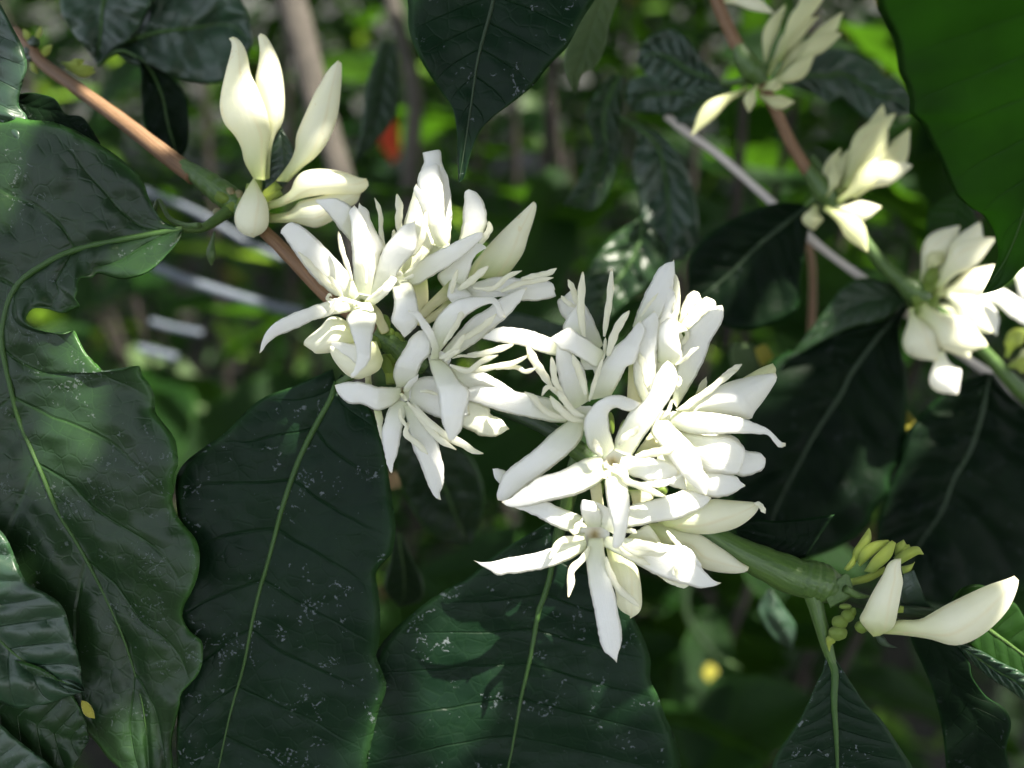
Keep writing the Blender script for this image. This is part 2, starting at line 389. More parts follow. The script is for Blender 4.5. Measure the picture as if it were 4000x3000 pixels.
M_['leaf_left'] = mat_leaf('deep_green_leaf', (0.007, 0.020, 0.007), (0.014, 0.036, 0.010), (0.022, 0.065, 0.012), rough=0.36, dust=.55, tr=0.08, spec=.26)
M_['leaf_soft'] = mat_leaf('soft_dark_leaf', (0.0025, 0.0065, 0.0032), (0.0048, 0.0115, 0.0048), (0.008, 0.026, 0.007), rough=0.42, dust=0.2, tr=0.05, vs=0.3, spec=.035)
M_['leaf_sheen'] = mat_leaf('waxy_grey_green_leaf', (0.007, 0.024, 0.010), (0.014, 0.045, 0.018), (0.018, 0.05, 0.018), rough=0.44, dust=0.35, coat=0.0, vs=0.3, spec=.6, tr=.05)
M_['leaf_bright'] = mat_leaf('sunlit_green_leaf', (0.010, 0.036, 0.005), (0.018, 0.058, 0.007), (0.010, 0.03, 0.006), rough=0.42, dust=0.0, tr=0.45, trc=(0.085, 0.20, 0.028), vs=0.5)
M_['leaf_bg'] = mat_leaf('background_green_leaf', (0.0022, 0.009, 0.0022), (0.0075, 0.026, 0.004), (0.02, 0.05, 0.01), rough=0.42, dust=0.0, tr=0.20, trc=(0.10, 0.27, 0.012), spec=.08)
M_['leaf_young'] = mat_leaf('young_light_leaf', (0.03, 0.08, 0.01), (0.07, 0.13, 0.018), (0.08, 0.16, 0.03), rough=0.4, dust=0.0, tr=0.35, trc=(0.35, 0.6, 0.05))
M_['leaf_pale'] = mat_leaf('pale_green_underleaf', (0.04, 0.07, 0.025), (0.08, 0.12, 0.045), (0.07, 0.11, 0.05), rough=0.5, dust=0.0, tr=0.2)
M_['leaf_red'] = mat_leaf('orange_red_leaf', (0.30, 0.03, 0.010), (0.36, 0.045, 0.012), (0.35, 0.08, 0.03), rough=0.5, dust=0.0, tr=0.3, trc=(0.9, 0.15, 0.03))
M_['leaf_yellow'] = mat_leaf('yellow_leaf', (0.24, 0.23, 0.03), (0.34, 0.31, 0.045), (0.6, 0.55, 0.2), rough=0.5, dust=0.0, tr=0.3, trc=(0.4, 0.4, 0.05))

# ================================================================== THE FLOWERING BRANCH IN FOCUS
BR = empty('flowering_coffee_branch', P(120, 190, -60), label='sharp foremost coffee branch crossing the picture, tan bark, open white flowers in its middle', cat='branch')
tube('stem', [(60, 120, -620), (120, 190, -580), (172, 253, -550), (300, 345, -480), (460, 460, -400), (600, 568, -330), (700, 645, -290), (760, 690, -270)], [20, 24, 25, 26, 28, 30, 32, 34, 36], M_['bark'], BR, n=60, knob=0.03)
tube('node', [(700, 645, -290), (780, 690, -260), (850, 742, -240), (915, 790, -225), (965, 835, -210), (1010, 880, -195)], [31, 36, 44, 52, 48, 36, 26], M_['green_stem'], BR, knob=0.05)
tube('stem', [(985, 860, -200), (1060, 930, -180), (1160, 1030, -150), (1270, 1150, -120), (1400, 1250, -90), (1520, 1335, -75)], [24, 27, 28, 26, 26, 30], M_['bark'], BR, n=50, knob=0.03)
tube('node', [(1470, 1300, -40), (1540, 1350, -30), (1600, 1400, -30), (1660, 1440, -50)], [28, 46, 46, 30], M_['green_stem'], BR, knob=0.08)
tube('stem', [(1630, 1420, -70), (1800, 1520, -75), (1980, 1600, -75), (2150, 1680, -70), (2280, 1770, -60)], [26, 28, 28, 30, 36], M_['dark_stem'], BR, n=40, knob=0.03)
tube('node', [(2230, 1740, -40), (2320, 1810, -30), (2400, 1870, -30), (2500, 1940, -50)], [32, 52, 52, 36], M_['green_stem'], BR, knob=0.06)
tube('stem', [(2460, 1915, -60), (2600, 1990, -60), (2760, 2082, -55), (2900, 2160, -48), (3040, 2225, -40), (3130, 2262, -32), (3200, 2285, -28)], [36, 38, 42, 46, 52, 66, 74, 62], M_['green_stem'], BR, n=60, seg=20, knob=0.03)
tube('node', [(3090, 2240, -28), (3160, 2262, -22), (3215, 2280, -20), (3260, 2300, -24), (3300, 2318, -30)], [56, 72, 80, 66, 40], M_['green_stem'], BR, seg=20, knob=0.05)
tube('stem', [(3280, 2318, -40), (3360, 2345, -50), (3480, 2382, -60), (3620, 2398, -65), (3720, 2420, -70)], [34, 30, 28, 26, 24], M_['dark_stem'], BR)
# petioles
tube('petiole', [(930, 800, -225), (885, 830, -200), (840, 862, -160), (790, 890, -110), (730, 897, -60), (700, 896, -30)], [26, 24, 20, 17, 14, 11], M_['green_stem'], BR)
tube('petiole', [(3170, 2300, -10), (3190, 2380, 0), (3215, 2470, 6), (3238, 2550, 10), (3255, 2610, 12), (3260, 2680, 14)], [40, 30, 27, 24, 16, 9], M_['green_stem'], BR)
tube('petiole', [(2270, 1760, -50), (2245, 1830, -60), (2225, 1930, -90), (2205, 2020, -120), (2180, 2110, -138)], [34, 30, 30, 26, 16], M_['green_stem'], BR)
tube('petiole', [(1560, 1370, -60), (1470, 1420, -80), (1390, 1460, -100), (1320, 1500, -118)], [20, 18, 18, 15], M_['green_stem'], BR)
tube('shoot', [(640, 920, -160), (600, 860, -150), (620, 780, -150), (660, 850, -120), (720, 880, -90), (780, 880, -60)], [6, 8, 8, 9, 12, 12], M_['green_stem'], BR)

def flower(loc, label=None): return empty('flower', P(*loc), BR, label=label)
# ---- F1: the big star at upper left of the cluster
f = flower((1409, 1172, 110))
corolla((1130, 1690), 'a', 160, 130, 108, f)
petal('a', [(1060, 1700), (850, 1640), (640, 1470), (450, 1230), (310, 1020), (265, 965), (285, 915)], [(1110, 1640), (1050, 1480), (960, 1350), (800, 1180), (640, 1010), (500, 900), (400, 852), (345, 862), (290, 912)], [100, 150, 190, 200], None, f, tilt=.15)
petal('a', [(1180, 1650), (1130, 1200), (1100, 850), (1102, 705), (1115, 640)], [(1300, 1520), (1322, 1340), (1345, 1200), (1388, 1110), (1300, 950), (1245, 830), (1205, 715), (1140, 670), (1115, 640)], [90, 110, 120], None, f, tilt=-.4)
petal('a', [(1060, 1620), (1050, 1400), (1040, 1200), (1025, 1000), (1025, 850), (1003, 740), (1062, 668)], [(1260, 1660), (1290, 1400), (1275, 1150), (1200, 900), (1120, 740), (1062, 668)], [100, 150, 170, 150], None, f, tilt=.1)
petal('a', [(1200, 1680), (1290, 1420), (1340, 1230), (1400, 1100), (1500, 980), (1600, 880), (1700, 850), (1715, 828)], [(1330, 1690), (1480, 1500), (1570, 1330), (1700, 1190), (1742, 1050), (1722, 900), (1715, 828)], [100, 160, 210, 200], None, f, tilt=.1)
petal('c', [(480, 210), (600, 100), (700, 20), (760, -60)], [(560, 270), (660, 200), (760, 100), (835, -20), (765, -65)], [110, 170, 180], None, f, tilt=.3)
petal('B1', [(830, 930), (700, 915), (600, 950), (450, 1000), (250, 1080), (110, 1180), (50, 1300), (30, 1395)], [(900, 1010), (760, 1045), (640, 1070), (500, 1110), (330, 1190), (200, 1240), (100, 1310), (60, 1370), (30, 1395)], [110, 170, 200, 170], None, f, tilt=-.25)
petal('c', [(400, 225), (350, 300), (285, 400), (320, 500), (370, 650), (400, 800), (370, 950), (330, 1000), (340, 1045)], [(545, 225), (605, 350), (600, 450), (565, 600), (555, 750), (520, 880), (430, 970), (400, 1010), (340, 1045)], [120, 230, 280, 260], None, f, tilt=.05)
stamen('a', [(1040, 1490), (990, 1330), (930, 1150), (890, 950)], 62, [190, 240], f)
stamen('a', [(860, 1585), (700, 1440), (560, 1290), (460, 1175)], 85, [200, 250], f)
stamen('a', [(935, 1670), (880, 1560), (785, 1430)], 62, [190, 240], f)
stamen('a', [(1190, 1530), (1185, 1380), (1150, 1230), (1168, 1060)], 48, [200, 220], f)
stamen('c', [(460, 240), (330, 215), (240, 190), (160, 235), (120, 330), (20, 390)], 60, [170, 250], f)
stamen('c', [(160, 200), (80, 190), (100, 140), (130, 160)], 40, [230, 250], f)
stamen('c', [(500, 205), (620, 130), (700, 40), (765, -45)], 42, [200, 240], f)
tube('corolla_tube', [(1420, 1185, 90), (1470, 1225, 40), (1487, 1260, 10), (1505, 1295, -10)], [40, 22, 18, 20], M_['tube'], f)
# ---- F2: behind F1, its long petal points right
f = flower((1560, 1085, 60))
corolla((1500, 1450), 'a', 90, 90, 62, f)
petal('a', [(1045, 1090), (930, 960), (830, 830), (750, 730), (638, 620)], [(1075, 900), (1030, 690), (930, 620), (830, 588), (740, 598), (638, 605)], [-20, 20, 30, 0], None, f, tilt=.2)
petal('b', [(190, 1420), (400, 1260), (560, 1170), (740, 1080), (900, 1000), (1048, 955), (1078, 985)], [(200, 1490), (320, 1538), (450, 1480), (600, 1390), (750, 1300), (900, 1180), (1030, 1060), (1078, 990)], [70, 120, 170, 180], None, f, tilt=-.2)
petal('c', [(800, -60), (775, 60), (800, 200), (795, 300), (768, 390), (790, 460), (860, 540), (912, 605)], [(930, -50), (1000, 50), (1035, 160), (1060, 280), (1055, 460), (1000, 530), (940, 580), (912, 605)], [70, 190, 200, 170], None, f, bulge=.5)
petal('b', [(120, 1480), (180, 1200), (215, 870), (260, 700), (325, 510), (345, 440)], [(300, 1400), (480, 1200), (540, 1050), (480, 850), (400, 650), (345, 440)], [20, 30, 40, 60], M_['petal_cream'], f, tilt=.2)
petal('a', [(1500, 1480), (1620, 1440), (1750, 1360), (1860, 1240)], [(1600, 1490), (1720, 1440), (1820, 1340), (1870, 1240)], [90, 110], None, f)
stamen('a', [(1395, 1130), (1350, 960), (1348, 800), (1320, 680), (1280, 588)], 58, [10, 60], f)
stamen('a', [(1560, 990), (1540, 850), (1550, 700), (1522, 545)], 92, [20, 60], f)
stamen('a', [(1480, 1060), (1490, 930)], 45, [20, 60], f)
stamen('b', [(310, 1220), (400, 1050), (440, 850), (452, 720)], 80, [110, 130], f)
stamen('b', [(230, 1400), (320, 1330), (410, 1200)], 40, [140, 160], f)
tube('corolla_tube', [(1640, 1080, 20), (1642, 1120, -10), (1645, 1190, -40), (1630, 1270, -40)], [28, 30, 26, 22], M_['tube'], f)
# ---- F3: half-open upright flower
f = flower((1690, 960, 30))
petal('b', [(430, 1250), (350, 900), (360, 450), (400, 280), (430, 190), (416, 98), (470, 100), (500, 120)], [(640, 1200), (720, 1060), (715, 900), (732, 750), (720, 520), (670, 320), (625, 200), (612, 80), (560, 70), (515, 110)], [-20, 10, 0, -20], None, f, bulge=.7)
petal('b', [(600, 1180), (640, 800), (620, 500), (600, 260), (628, 230)], [(700, 1180), (728, 900), (732, 720), (715, 500), (690, 360), (630, 230)], [-10, 20, 10], None, f, bulge=.4, tilt=-.3)
petal('b', [(520, 1100), (400, 700), (360, 420), (400, 285), (480, 252), (520, 250)], [(660, 1100), (665, 700), (635, 450), (610, 300), (568, 215), (520, 250)], [20, 50, 60, 40], None, f, bulge=.5)
petal('b', [(575, 1130), (500, 980), (460, 850), (410, 720), (350, 590), (322, 490), (350, 433)], [(715, 1110), (640, 1000), (615, 800), (600, 650), (520, 560), (420, 510), (372, 480), (350, 433)], [50, 90, 110, 120], None, f, bulge=.4, tilt=.2)
# ---- F4: flower at right with spread bluish petals
f = flower((1790, 1124, 60))
corolla((800, 1600), 'b', 130, 90, 58, f)
petal('b', [(800, 1070), (840, 900), (850, 750), (868, 620), (866, 530), (915, 494)], [(1060, 1010), (1110, 880), (1106, 740), (1062, 610), (1005, 535), (915, 494)], [-10, 0, 10, 30], None, f, bulge=.5)
petal('b', [(700, 1600), (610, 1520), (578, 1420), (700, 1330), (820, 1200), (950, 1100), (1050, 1080), (1115, 1132)], [(870, 1600), (905, 1450), (940, 1330), (970, 1240), (1040, 1170), (1115, 1132)], [50, 80, 110, 120], None, f, tilt=.3)
petal('e', [(-200, 300), (0, 285), (250, 220), (400, 230), (600, 258), (780, 268), (850, 290), (880, 360)], [(-200, 420), (100, 440), (300, 440), (550, 485), (700, 485), (886, 445), (866, 400), (880, 360)], [40, 40, 40, 50], None, f, tilt=-.15)
petal('c', [(1410, -60), (1375, 130), (1390, 190), (1440, 240)], [(1560, 60), (1620, 110), (1640, 165), (1445, 242)], [70, 110, 100], None, f)
petal('c', [(1540, -60), (1640, 60), (1800, 90), (2050, 120)], [(1540, 110), (1640, 170), (1800, 180), (2050, 150)], [50, 60], None, f)
stamen('c', [(1420, 130), (1440, 20), (1485, -130)], 62, [130, 150], f)
stamen('b', [(1030, 1100), (1110, 980), (1142, 920), (1130, 840)], 80, [0, 20], f)
stamen('b', [(800, 1580), (920, 1500), (1040, 1400), (1130, 1322)], 92, [130, 170], f)
stamen('b', [(960, 1560), (1180, 1565), (1330, 1440), (1490, 1375)], 64, [130, 170], f)
stamen('b', [(1260, 1600), (1450, 1520), (1650, 1480), (1832, 1450)], 70, [120, 150], f)
stamen('b', [(1480, 1465), (1650, 1430), (1780, 1400), (1865, 1348)], 76, [130, 150], f)
tube('corolla_tube', [(1785, 1120, 50), (1740, 1150, 20), (1690, 1190, -10), (1650, 1230, -30)], [44, 26, 20, 18], M_['tube'], f)
tube('corolla_tube', [(1770, 1180, 0), (1720, 1220, -20), (1670, 1250, -40)], [22, 18, 16], M_['tube'], f)
bud('b', [(900, 1450), (950, 1320), (1100, 1130), (1300, 920), (1480, 750), (1612, 628)], [(1300, 1470), (1430, 1300), (1510, 1170), (1560, 1000), (1610, 850), (1640, 740), (1646, 655), (1612, 628)], -90, M_['bud'], BR, label='long pointed cream bud standing behind the right open flower')
# ---- F6: the central flower with the looped petals
f = flower((1715, 1400, 110), 'open flower with one petal looped over in an arch')
corolla((1290, 850), 'c', 120, 95, 118, f)
petal('c', [(1280, 800), (1480, 560), (1650, 380), (1800, 300), (1900, 210), (2080, 110), (2240, 60)], [(1340, 870), (1510, 775), (1700, 650), (1850, 530), (2000, 400), (2130, 260), (2200, 150), (2240, 60)], [90, 80, 80, 90], None, f, bulge=.3)
petal('c', [(1240, 800), (1205, 600), (1230, 450), (1320, 320), (1450, 210), (1620, 165), (1800, 165), (1900, 180), (1960, 260), (2005, 385)], [(1310, 740), (1400, 620), (1480, 490), (1560, 390), (1700, 290), (1830, 243), (1890, 260), (1915, 380), (2005, 388)], [110, 180, 230, 220, 200], None, f, n=34, bulge=.5, tilt=.15)
petal('c', [(1190, 850), (1200, 700), (1150, 580), (1090, 490), (1040, 400), (960, 340), (955, 310)], [(1280, 830), (1280, 700), (1240, 570), (1190, 480), (1120, 380), (1060, 320), (1000, 322), (955, 310)], [130, 200, 240, 250], None, f, tilt=-.4)
petal('c', [(1175, 850), (1205, 980), (1260, 1150), (1285, 1350), (1320, 1530), (1370, 1650), (1405, 1732)], [(1310, 840), (1430, 940), (1480, 1030), (1560, 1120), (1615, 1170), (1605, 1290), (1560, 1450), (1540, 1570), (1480, 1670), (1405, 1732)], [130, 240, 270, 250], None, f, bulge=.5)
petal('c', [(1420, 920), (1560, 960), (1780, 985), (1900, 1050), (2030, 1130), (2115, 1190)], [(1430, 990), (1560, 1130), (1700, 1180), (1850, 1200), (2000, 1220), (2115, 1195)], [80, 60, 30], None, f)
stamen('c', [(1330, 680), (1420, 550), (1500, 420), (1558, 250)], 72, [170, 240], f)
stamen('c', [(1500, 640), (1680, 540), (1800, 450), (1905, 350)], 78, [150, 240], f)
stamen('c', [(1290, 830), (1400, 780), (1480, 700), (1565, 565)], 76, [200, 260], f)
stamen('c', [(1345, 860), (1420, 790), (1510, 730)], 60, [210, 250], f)
stamen('c', [(1430, 830), (1520, 800), (1640, 808), (1740, 805)], 34, [180, 200], f)
stamen('c', [(1590, 790), (1750, 782), (1900, 740), (2095, 680)], 80, [190, 210], f)
stamen('c', [(1400, 900), (1600, 965), (1750, 860), (1925, 795)], 72, [200, 260], f)
stamen('c', [(1420, 920), (1650, 960), (1900, 915), (2060, 890), (2212, 820), (2260, 790)], 74, [180, 230], f)
stamen('e', [(240, 1220), (360, 1200), (480, 1205), (560, 1250), (690, 1205)], 58, [190, 210], f)
# ---- F7: the lower left flower
f = flower((1572, 1530, 60), 'lower left open flower with five broad petals and an orange throat')
corolla((895, 1195), 'c', 95, 110, 62, f, tan=True)
petal('c', [(830, 1150), (790, 1000), (820, 880), (900, 740), (970, 620), (1050, 540), (1110, 525)], [(900, 1140), (1040, 1060), (1062, 980), (1100, 880), (1190, 780), (1205, 650), (1160, 560), (1110, 525)], [60, 130, 150, 140], None, f, bulge=.4)
petal('c', [(900, 1190), (920, 1120), (980, 1060), (1060, 1000)], [(960, 1190), (1010, 1110), (1060, 1060), (1068, 1005)], [90, 140], None, f, tilt=-.3)
petal('c', [(870, 1140), (620, 1130), (520, 1100), (400, 1080), (260, 1090), (158, 1118)], [(880, 1240), (800, 1330), (680, 1385), (590, 1388), (460, 1330), (330, 1320), (240, 1270), (190, 1200), (158, 1120)], [70, 130, 140, 110], None, f, bulge=.45)
petal('d', [(830, 300), (740, 400), (690, 560), (668, 700), (700, 920), (740, 1060), (772, 1102)], [(960, 350), (900, 560), (870, 740), (840, 880), (800, 1000), (782, 1090), (772, 1102)], [60, 70, 50, 30], None, f, bulge=.45)
petal('d', [(900, 370), (950, 600), (990, 800), (1060, 960), (1130, 1130), (1200, 1300), (1250, 1370), (1305, 1392)], [(1060, 370), (1170, 560), (1260, 740), (1310, 900), (1342, 1100), (1332, 1230), (1295, 1310), (1308, 1390)], [70, 50, 10, -30], None, f, bulge=.4)
petal('c', [(890, 1160), (980, 1100), (1060, 1040), (1210, 1020), (1400, 1060), (1560, 1110)], [(920, 1230), (1000, 1330), (1090, 1390), (1300, 1480), (1450, 1500), (1620, 1440)], [60, 40, 20], None, f, bulge=-.2)
stamen('d', [(860, 400), (872, 500), (945, 612)], 50, [110, 130], f)
stamen('d', [(955, 550), (930, 680), (1050, 780), (1163, 897)], 76, [90, 120], f)
stamen('d', [(940, 330), (1050, 450), (1170, 610), (1300, 740), (1472, 848)], 84, [90, 130], f)
stamen('d', [(1000, 350), (1180, 560), (1350, 690), (1550, 790), (1650, 860), (1765, 890)], 100, [90, 130], f)
stamen('c', [(1080, 1185), (1180, 1190), (1280, 1225)], 44, [90, 90], f)
stamen('c', [(870, 1205), (900, 1240), (940, 1290)], 50, [100, 80], f, mat=M_['petal_cream'])
# petal hanging behind F7's left side and the half-hidden flower right of it
f = flower((1560, 1560, 0), 'half hidden flower behind, one blunt petal showing at lower right')
petal('d', [(580, 420), (620, 600), (660, 740), (742, 1000)], [(665, 425), (684, 540), (668, 650), (742, 1000)], [-20, -30], M_['petal_cream'], f)
petal('d', [(1200, 200), (1560, 300), (1700, 335), (1830, 400), (1842, 462), (1960, 520), (2010, 580), (2045, 622)], [(1200, 400), (1540, 600), (1660, 660), (1740, 702), (1870, 712), (1950, 682), (2000, 645), (2045, 627)], [0, 0, 20], M_['petal_cream'], f, bulge=.45)
# fat half-open buds under F1
f = empty('flower_bud', P(1420, 1290, 60), BR, label='plump opening bud cupped under the lowest petal of the star flower')
bud('B1', [(1040, 1290), (900, 1300), (740, 1320), (640, 1310), (622, 1330)], [(1100, 1450), (1062, 1540), (950, 1600), (870, 1618), (770, 1570), (670, 1450), (622, 1330)], [60, 90], M_['petal_cream'], f, name='petal')
petal('B1', [(1000, 1300), (850, 1315), (740, 1300), (640, 1300)], [(990, 1440), (900, 1500), (800, 1430), (640, 1320)], [150, 190], M_['petal'], f, bulge=.3)
bud('B1', [(830, 1160), (740, 1090), (640, 1078), (550, 1170), (430, 1270), (412, 1310)], [(850, 1310), (700, 1375), (620, 1392), (520, 1397), (490, 1375), (412, 1322)], [40, 60], M_['petal_cream'], BR, label='plump bud pointing down and left beneath the star flower')
for c_, a_, b_ in (((690, 510), 75, 85), ((750, 560), 60, 70), ((850, 640), 62, 105), ((905, 700), 55, 80), ((615, 655), 55, 85), ((740, 930), 70, 160), ((770, 800), 55, 90), ((700, 430), 60, 80)):
    blob('calyx', 'c', c_, a_, b_, -20, M_['bud_young'], BR, ang=-0.4)
tube('corolla_tube', [(1440, 1505, -20), (1438, 1475, -25), (1440, 1450, -30)], [13, 12, 11], M_['tube'], BR)
tube('corolla_tube', [(1530, 1500, -10), (1525, 1450, -20), (1520, 1400, -30)], [22, 22, 18], M_['bud_young'], BR)

# ---- bud cluster at the upper left node
ZOFF[0] = -190
KL = 'pointed cream bud'
bud('k', [(640, 1670), (680, 1350), (700, 1150), (640, 900), (560, 650), (545, 580), (580, 400), (592, 250), (574, 100), (600, 80)], [(700, 1650), (720, 1350), (765, 1180), (842, 1050), (866, 850), (852, 600), (810, 400), (730, 220), (660, 110), (600, 80)], -40, M_['bud'], BR, label='tallest upright bud, set behind its neighbour')
bud('k', [(530, 1659), (430, 1480), (395, 1330), (330, 1200), (208, 1050), (163, 880), (180, 700), (230, 480), (282, 280), (290, 190), (258, 140), (300, 118)], [(650, 1670), (660, 1500), (690, 1300), (712, 1180), (690, 1020), (650, 880), (560, 650), (498, 520), (460, 320), (410, 200), (350, 135), (300, 118)], 10, M_['bud'], BR, n=36, label='broad upright bud with a hooked tip and pinkish seams')
bud('k', [(760, 1680), (900, 1500), (970, 1350), (990, 1180), (1080, 960), (1180, 740), (1250, 620), (1340, 470), (1440, 374)], [(900, 1690), (1050, 1540), (1200, 1420), (1330, 1250), (1430, 1000), (1470, 700), (1482, 500), (1478, 400), (1440, 374)], -20, M_['bud'], BR, label='bud leaning right, separate from the upright pair')
bud('a', [(150, 770), (340, 740), (420, 680), (480, 620), (700, 570), (1000, 480), (1130, 540)], [(150, 860), (400, 860), (540, 892), (660, 910), (820, 840), (1000, 700), (1090, 640), (1132, 545)], -30, M_['bud'], BR, label='lower of the two buds lying to the right')
bud('a', [(130, 630), (250, 590), (370, 510), (420, 390), (500, 310), (620, 280), (780, 280), (980, 320), (1120, 370), (1192, 378)], [(150, 715), (280, 680), (480, 600), (700, 560), (950, 545), (1080, 550), (1150, 530), (1218, 450), (1192, 380)], 10, M_['bud'], BR, label='upper of the two buds lying to the right')
bud('n', [(991, 693), (950, 760), (918, 830), (920, 880), (950, 915), (988, 928)], [(991, 693), (1020, 745), (1046, 800), (1050, 870), (1030, 907), (992, 928)], 70, M_['bud'], BR, label='short bud pointing towards the viewer below the others')
for p0, p1, w_, z_ in (((980, 720), (975, 800), 46, -30), ((1010, 700), (1000, 790), 40, -60), ((1090, 720), (1010, 800), 50, -40), ((1100, 752), (1000, 790), 34, -20), ((1075, 790), (1010, 815), 44, -20), ((1080, 850), (1000, 850), 44, -40)):
    tube('calyx', [(p0[0], p0[1], z_), ((p0[0] + p1[0]) / 2, (p0[1] + p1[1]) / 2, z_), (p1[0], p1[1], z_ - 10)], [w_ * .36, w_ * .48, w_ * .4], M_['bud_young'], BR)
for q in (((870, 770), 60, 40), ((905, 800), 50, 45), ((950, 800), 60, 55), ((895, 750), 46, 32), ((930, 770), 40, 40), ((960, 850), 50, 45), ((860, 835), 46, 30)):
    blob('stipule', 'n', q[0], q[1] * .7, q[2] * .7, -20, M_['bud_young'] if q[1] > 48 else M_['stipule'], BR, ang=.5)
budline('n', (838, 905), (826, 1040), 100 / 2.6, 0, BR, M_['green_stem'], name='bract', bend=0.05)
blob('bud_scale', 'n', (834, 868), 17, 20, 20, M_['leaf_yellow'], BR)
# small buds at the far upper left node
ZOFF[0] = -460
for p0, p1, w_ in (((130, 210), (205, 175), 34), ((130, 200), (200, 200), 34), ((120, 170), (160, 100), 26), ((110, 190), (90, 110), 30), ((125, 210), (150, 290), 30), ((250, 250), (370, 265), 42), ((255, 265), (375, 280), 36), ((240, 245), (330, 235), 40)):
    budline('n', p0, p1, w_, -110, BR, M_['bud_young'])
for c_ in ((130, 165), (125, 220), (110, 200), (150, 230)): blob('stipule', 'n', c_, 26, 24, -110, M_['dark_stem'], BR)

ZOFF[0] = 0
# ================================================================== second cluster
# ---- F8: left star of the second cluster
f = flower((2284, 1624, 120), 'left open flower of the right cluster with six pale stamens fanned to the left')
corolla((1170, 480), 'g', 190, 110, 112, f)
petal('e', [(1300, 1060), (1150, 850), (1000, 700), (930, 600), (905, 480), (985, 430), (1050, 368)], [(1400, 960), (1330, 770), (1262, 620), (1210, 540), (1150, 450), (1085, 388), (1050, 368)], [0, -40, -60], None, f, bulge=.3)
petal('e', [(1020, 860), (960, 800), (1000, 680), (1110, 528)], [(1200, 870), (1212, 700), (1190, 540), (1112, 528)], [60, 60], None, f, tilt=.2)
petal('g', [(1010, 400), (830, 293), (600, 248), (460, 222), (200, 170), (60, 145), (-40, 180), (-150, 220)], [(1020, 560), (850, 552), (600, 502), (400, 462), (170, 395), (0, 335), (-100, 300), (-150, 240)], [110, 160, 160, 150], None, f, tilt=-.15)
petal('g', [(1040, 520), (850, 660), (650, 850), (500, 960), (350, 1080), (290, 1180), (250, 1330), (262, 1395)], [(1200, 520), (1190, 660), (1150, 760), (1060, 860), (900, 1000), (720, 1140), (560, 1250), (400, 1370), (330, 1402), (262, 1395)], [120, 160, 150, 110], None, f, bulge=.45)
petal('g', [(320, 1250), (235, 1170), (215, 1110), (202, 1054)], [(380, 1090), (335, 1070), (270, 1050), (204, 1054)], [80, 90], None, f)
petal('e', [(1060, 1680), (960, 1480), (910, 1280), (888, 1100), (895, 950)], [(1250, 1560), (1215, 1300), (1170, 1180), (1060, 1050), (980, 950)], [120, 180, 210], None, f, bulge=.3)
petal('e', [(1410, 1030), (1270, 920), (1130, 830), (1040, 775), (970, 795), (870, 860), (828, 885)], [(1390, 1100), (1335, 1205), (1200, 1135), (1050, 1045), (950, 1015), (900, 970), (828, 890)], [160, 230, 250], None, f, bulge=.4)
petal('e', [(1150, 1100), (1170, 1190), (1210, 1230), (1280, 1225), (1310, 1280)], [(1340, 1100), (1370, 1180), (1350, 1240), (1320, 1290)], [100, 100], None, f)
petal('e', [(1240, 1560), (1300, 1350), (1400, 1150), (1500, 1000), (1650, 870), (1750, 740), (1800, 700)], [(1480, 1520), (1560, 1380), (1650, 1205), (1745, 1150), (1795, 1000), (1850, 800), (1800, 700)], [120, 160, 170, 150], None, f, bulge=.3, tilt=.15)
petal('e', [(940, 905), (830, 878), (600, 800), (420, 772), (300, 765), (200, 800), (95, 888)], [(940, 1095), (870, 1075), (700, 1030), (500, 962), (250, 925), (95, 892)], [150, 190, 200, 180], None, f, bulge=.3)
for r_, p_, w_, z_ in (('e', [(1110, 530), (1080, 380), (1020, 252)], 72, [90, 120]), ('e', [(1195, 890), (1160, 650), (1165, 400), (1180, 168)], 92, [110, 150]),
        ('e', [(1100, 550), (1010, 500), (945, 428)], 56, [90, 110]), ('e', [(1410, 870), (1440, 650), (1470, 450), (1492, 138)], 80, [120, 150]),
        ('e', [(1400, 1120), (1415, 1000), (1425, 880)], 44, [150, 130]), ('e', [(1450, 1080), (1520, 850), (1600, 700), (1683, 592)], 100, [180, 200]),
        ('e', [(1210, 1500), (1175, 1350), (1120, 1200), (1070, 1060)], 84, [210, 240]), ('e', [(1250, 1570), (1310, 1350), (1400, 1100)], 56, [200, 200]),
        ('e', [(840, 1410), (700, 1200), (640, 1100), (572, 962)], 104, [190, 220]), ('e', [(970, 1510), (880, 1350), (860, 1200), (840, 1088)], 80, [230, 250]),
        ('e', [(1000, 1580), (860, 1440), (790, 1420), (735, 1515)], 60, [230, 260]), ('g', [(990, 510), (850, 470), (740, 400), (650, 290), (550, 222)], 78, [190, 220]),
        ('g', [(1180, 540), (1030, 495), (900, 370), (825, 268)], 92, [210, 250]), ('g', [(1200, 490), (1080, 440), (970, 300), (900, 200)], 84, [220, 250])):
    stamen(r_, p_, w_, z_, f)
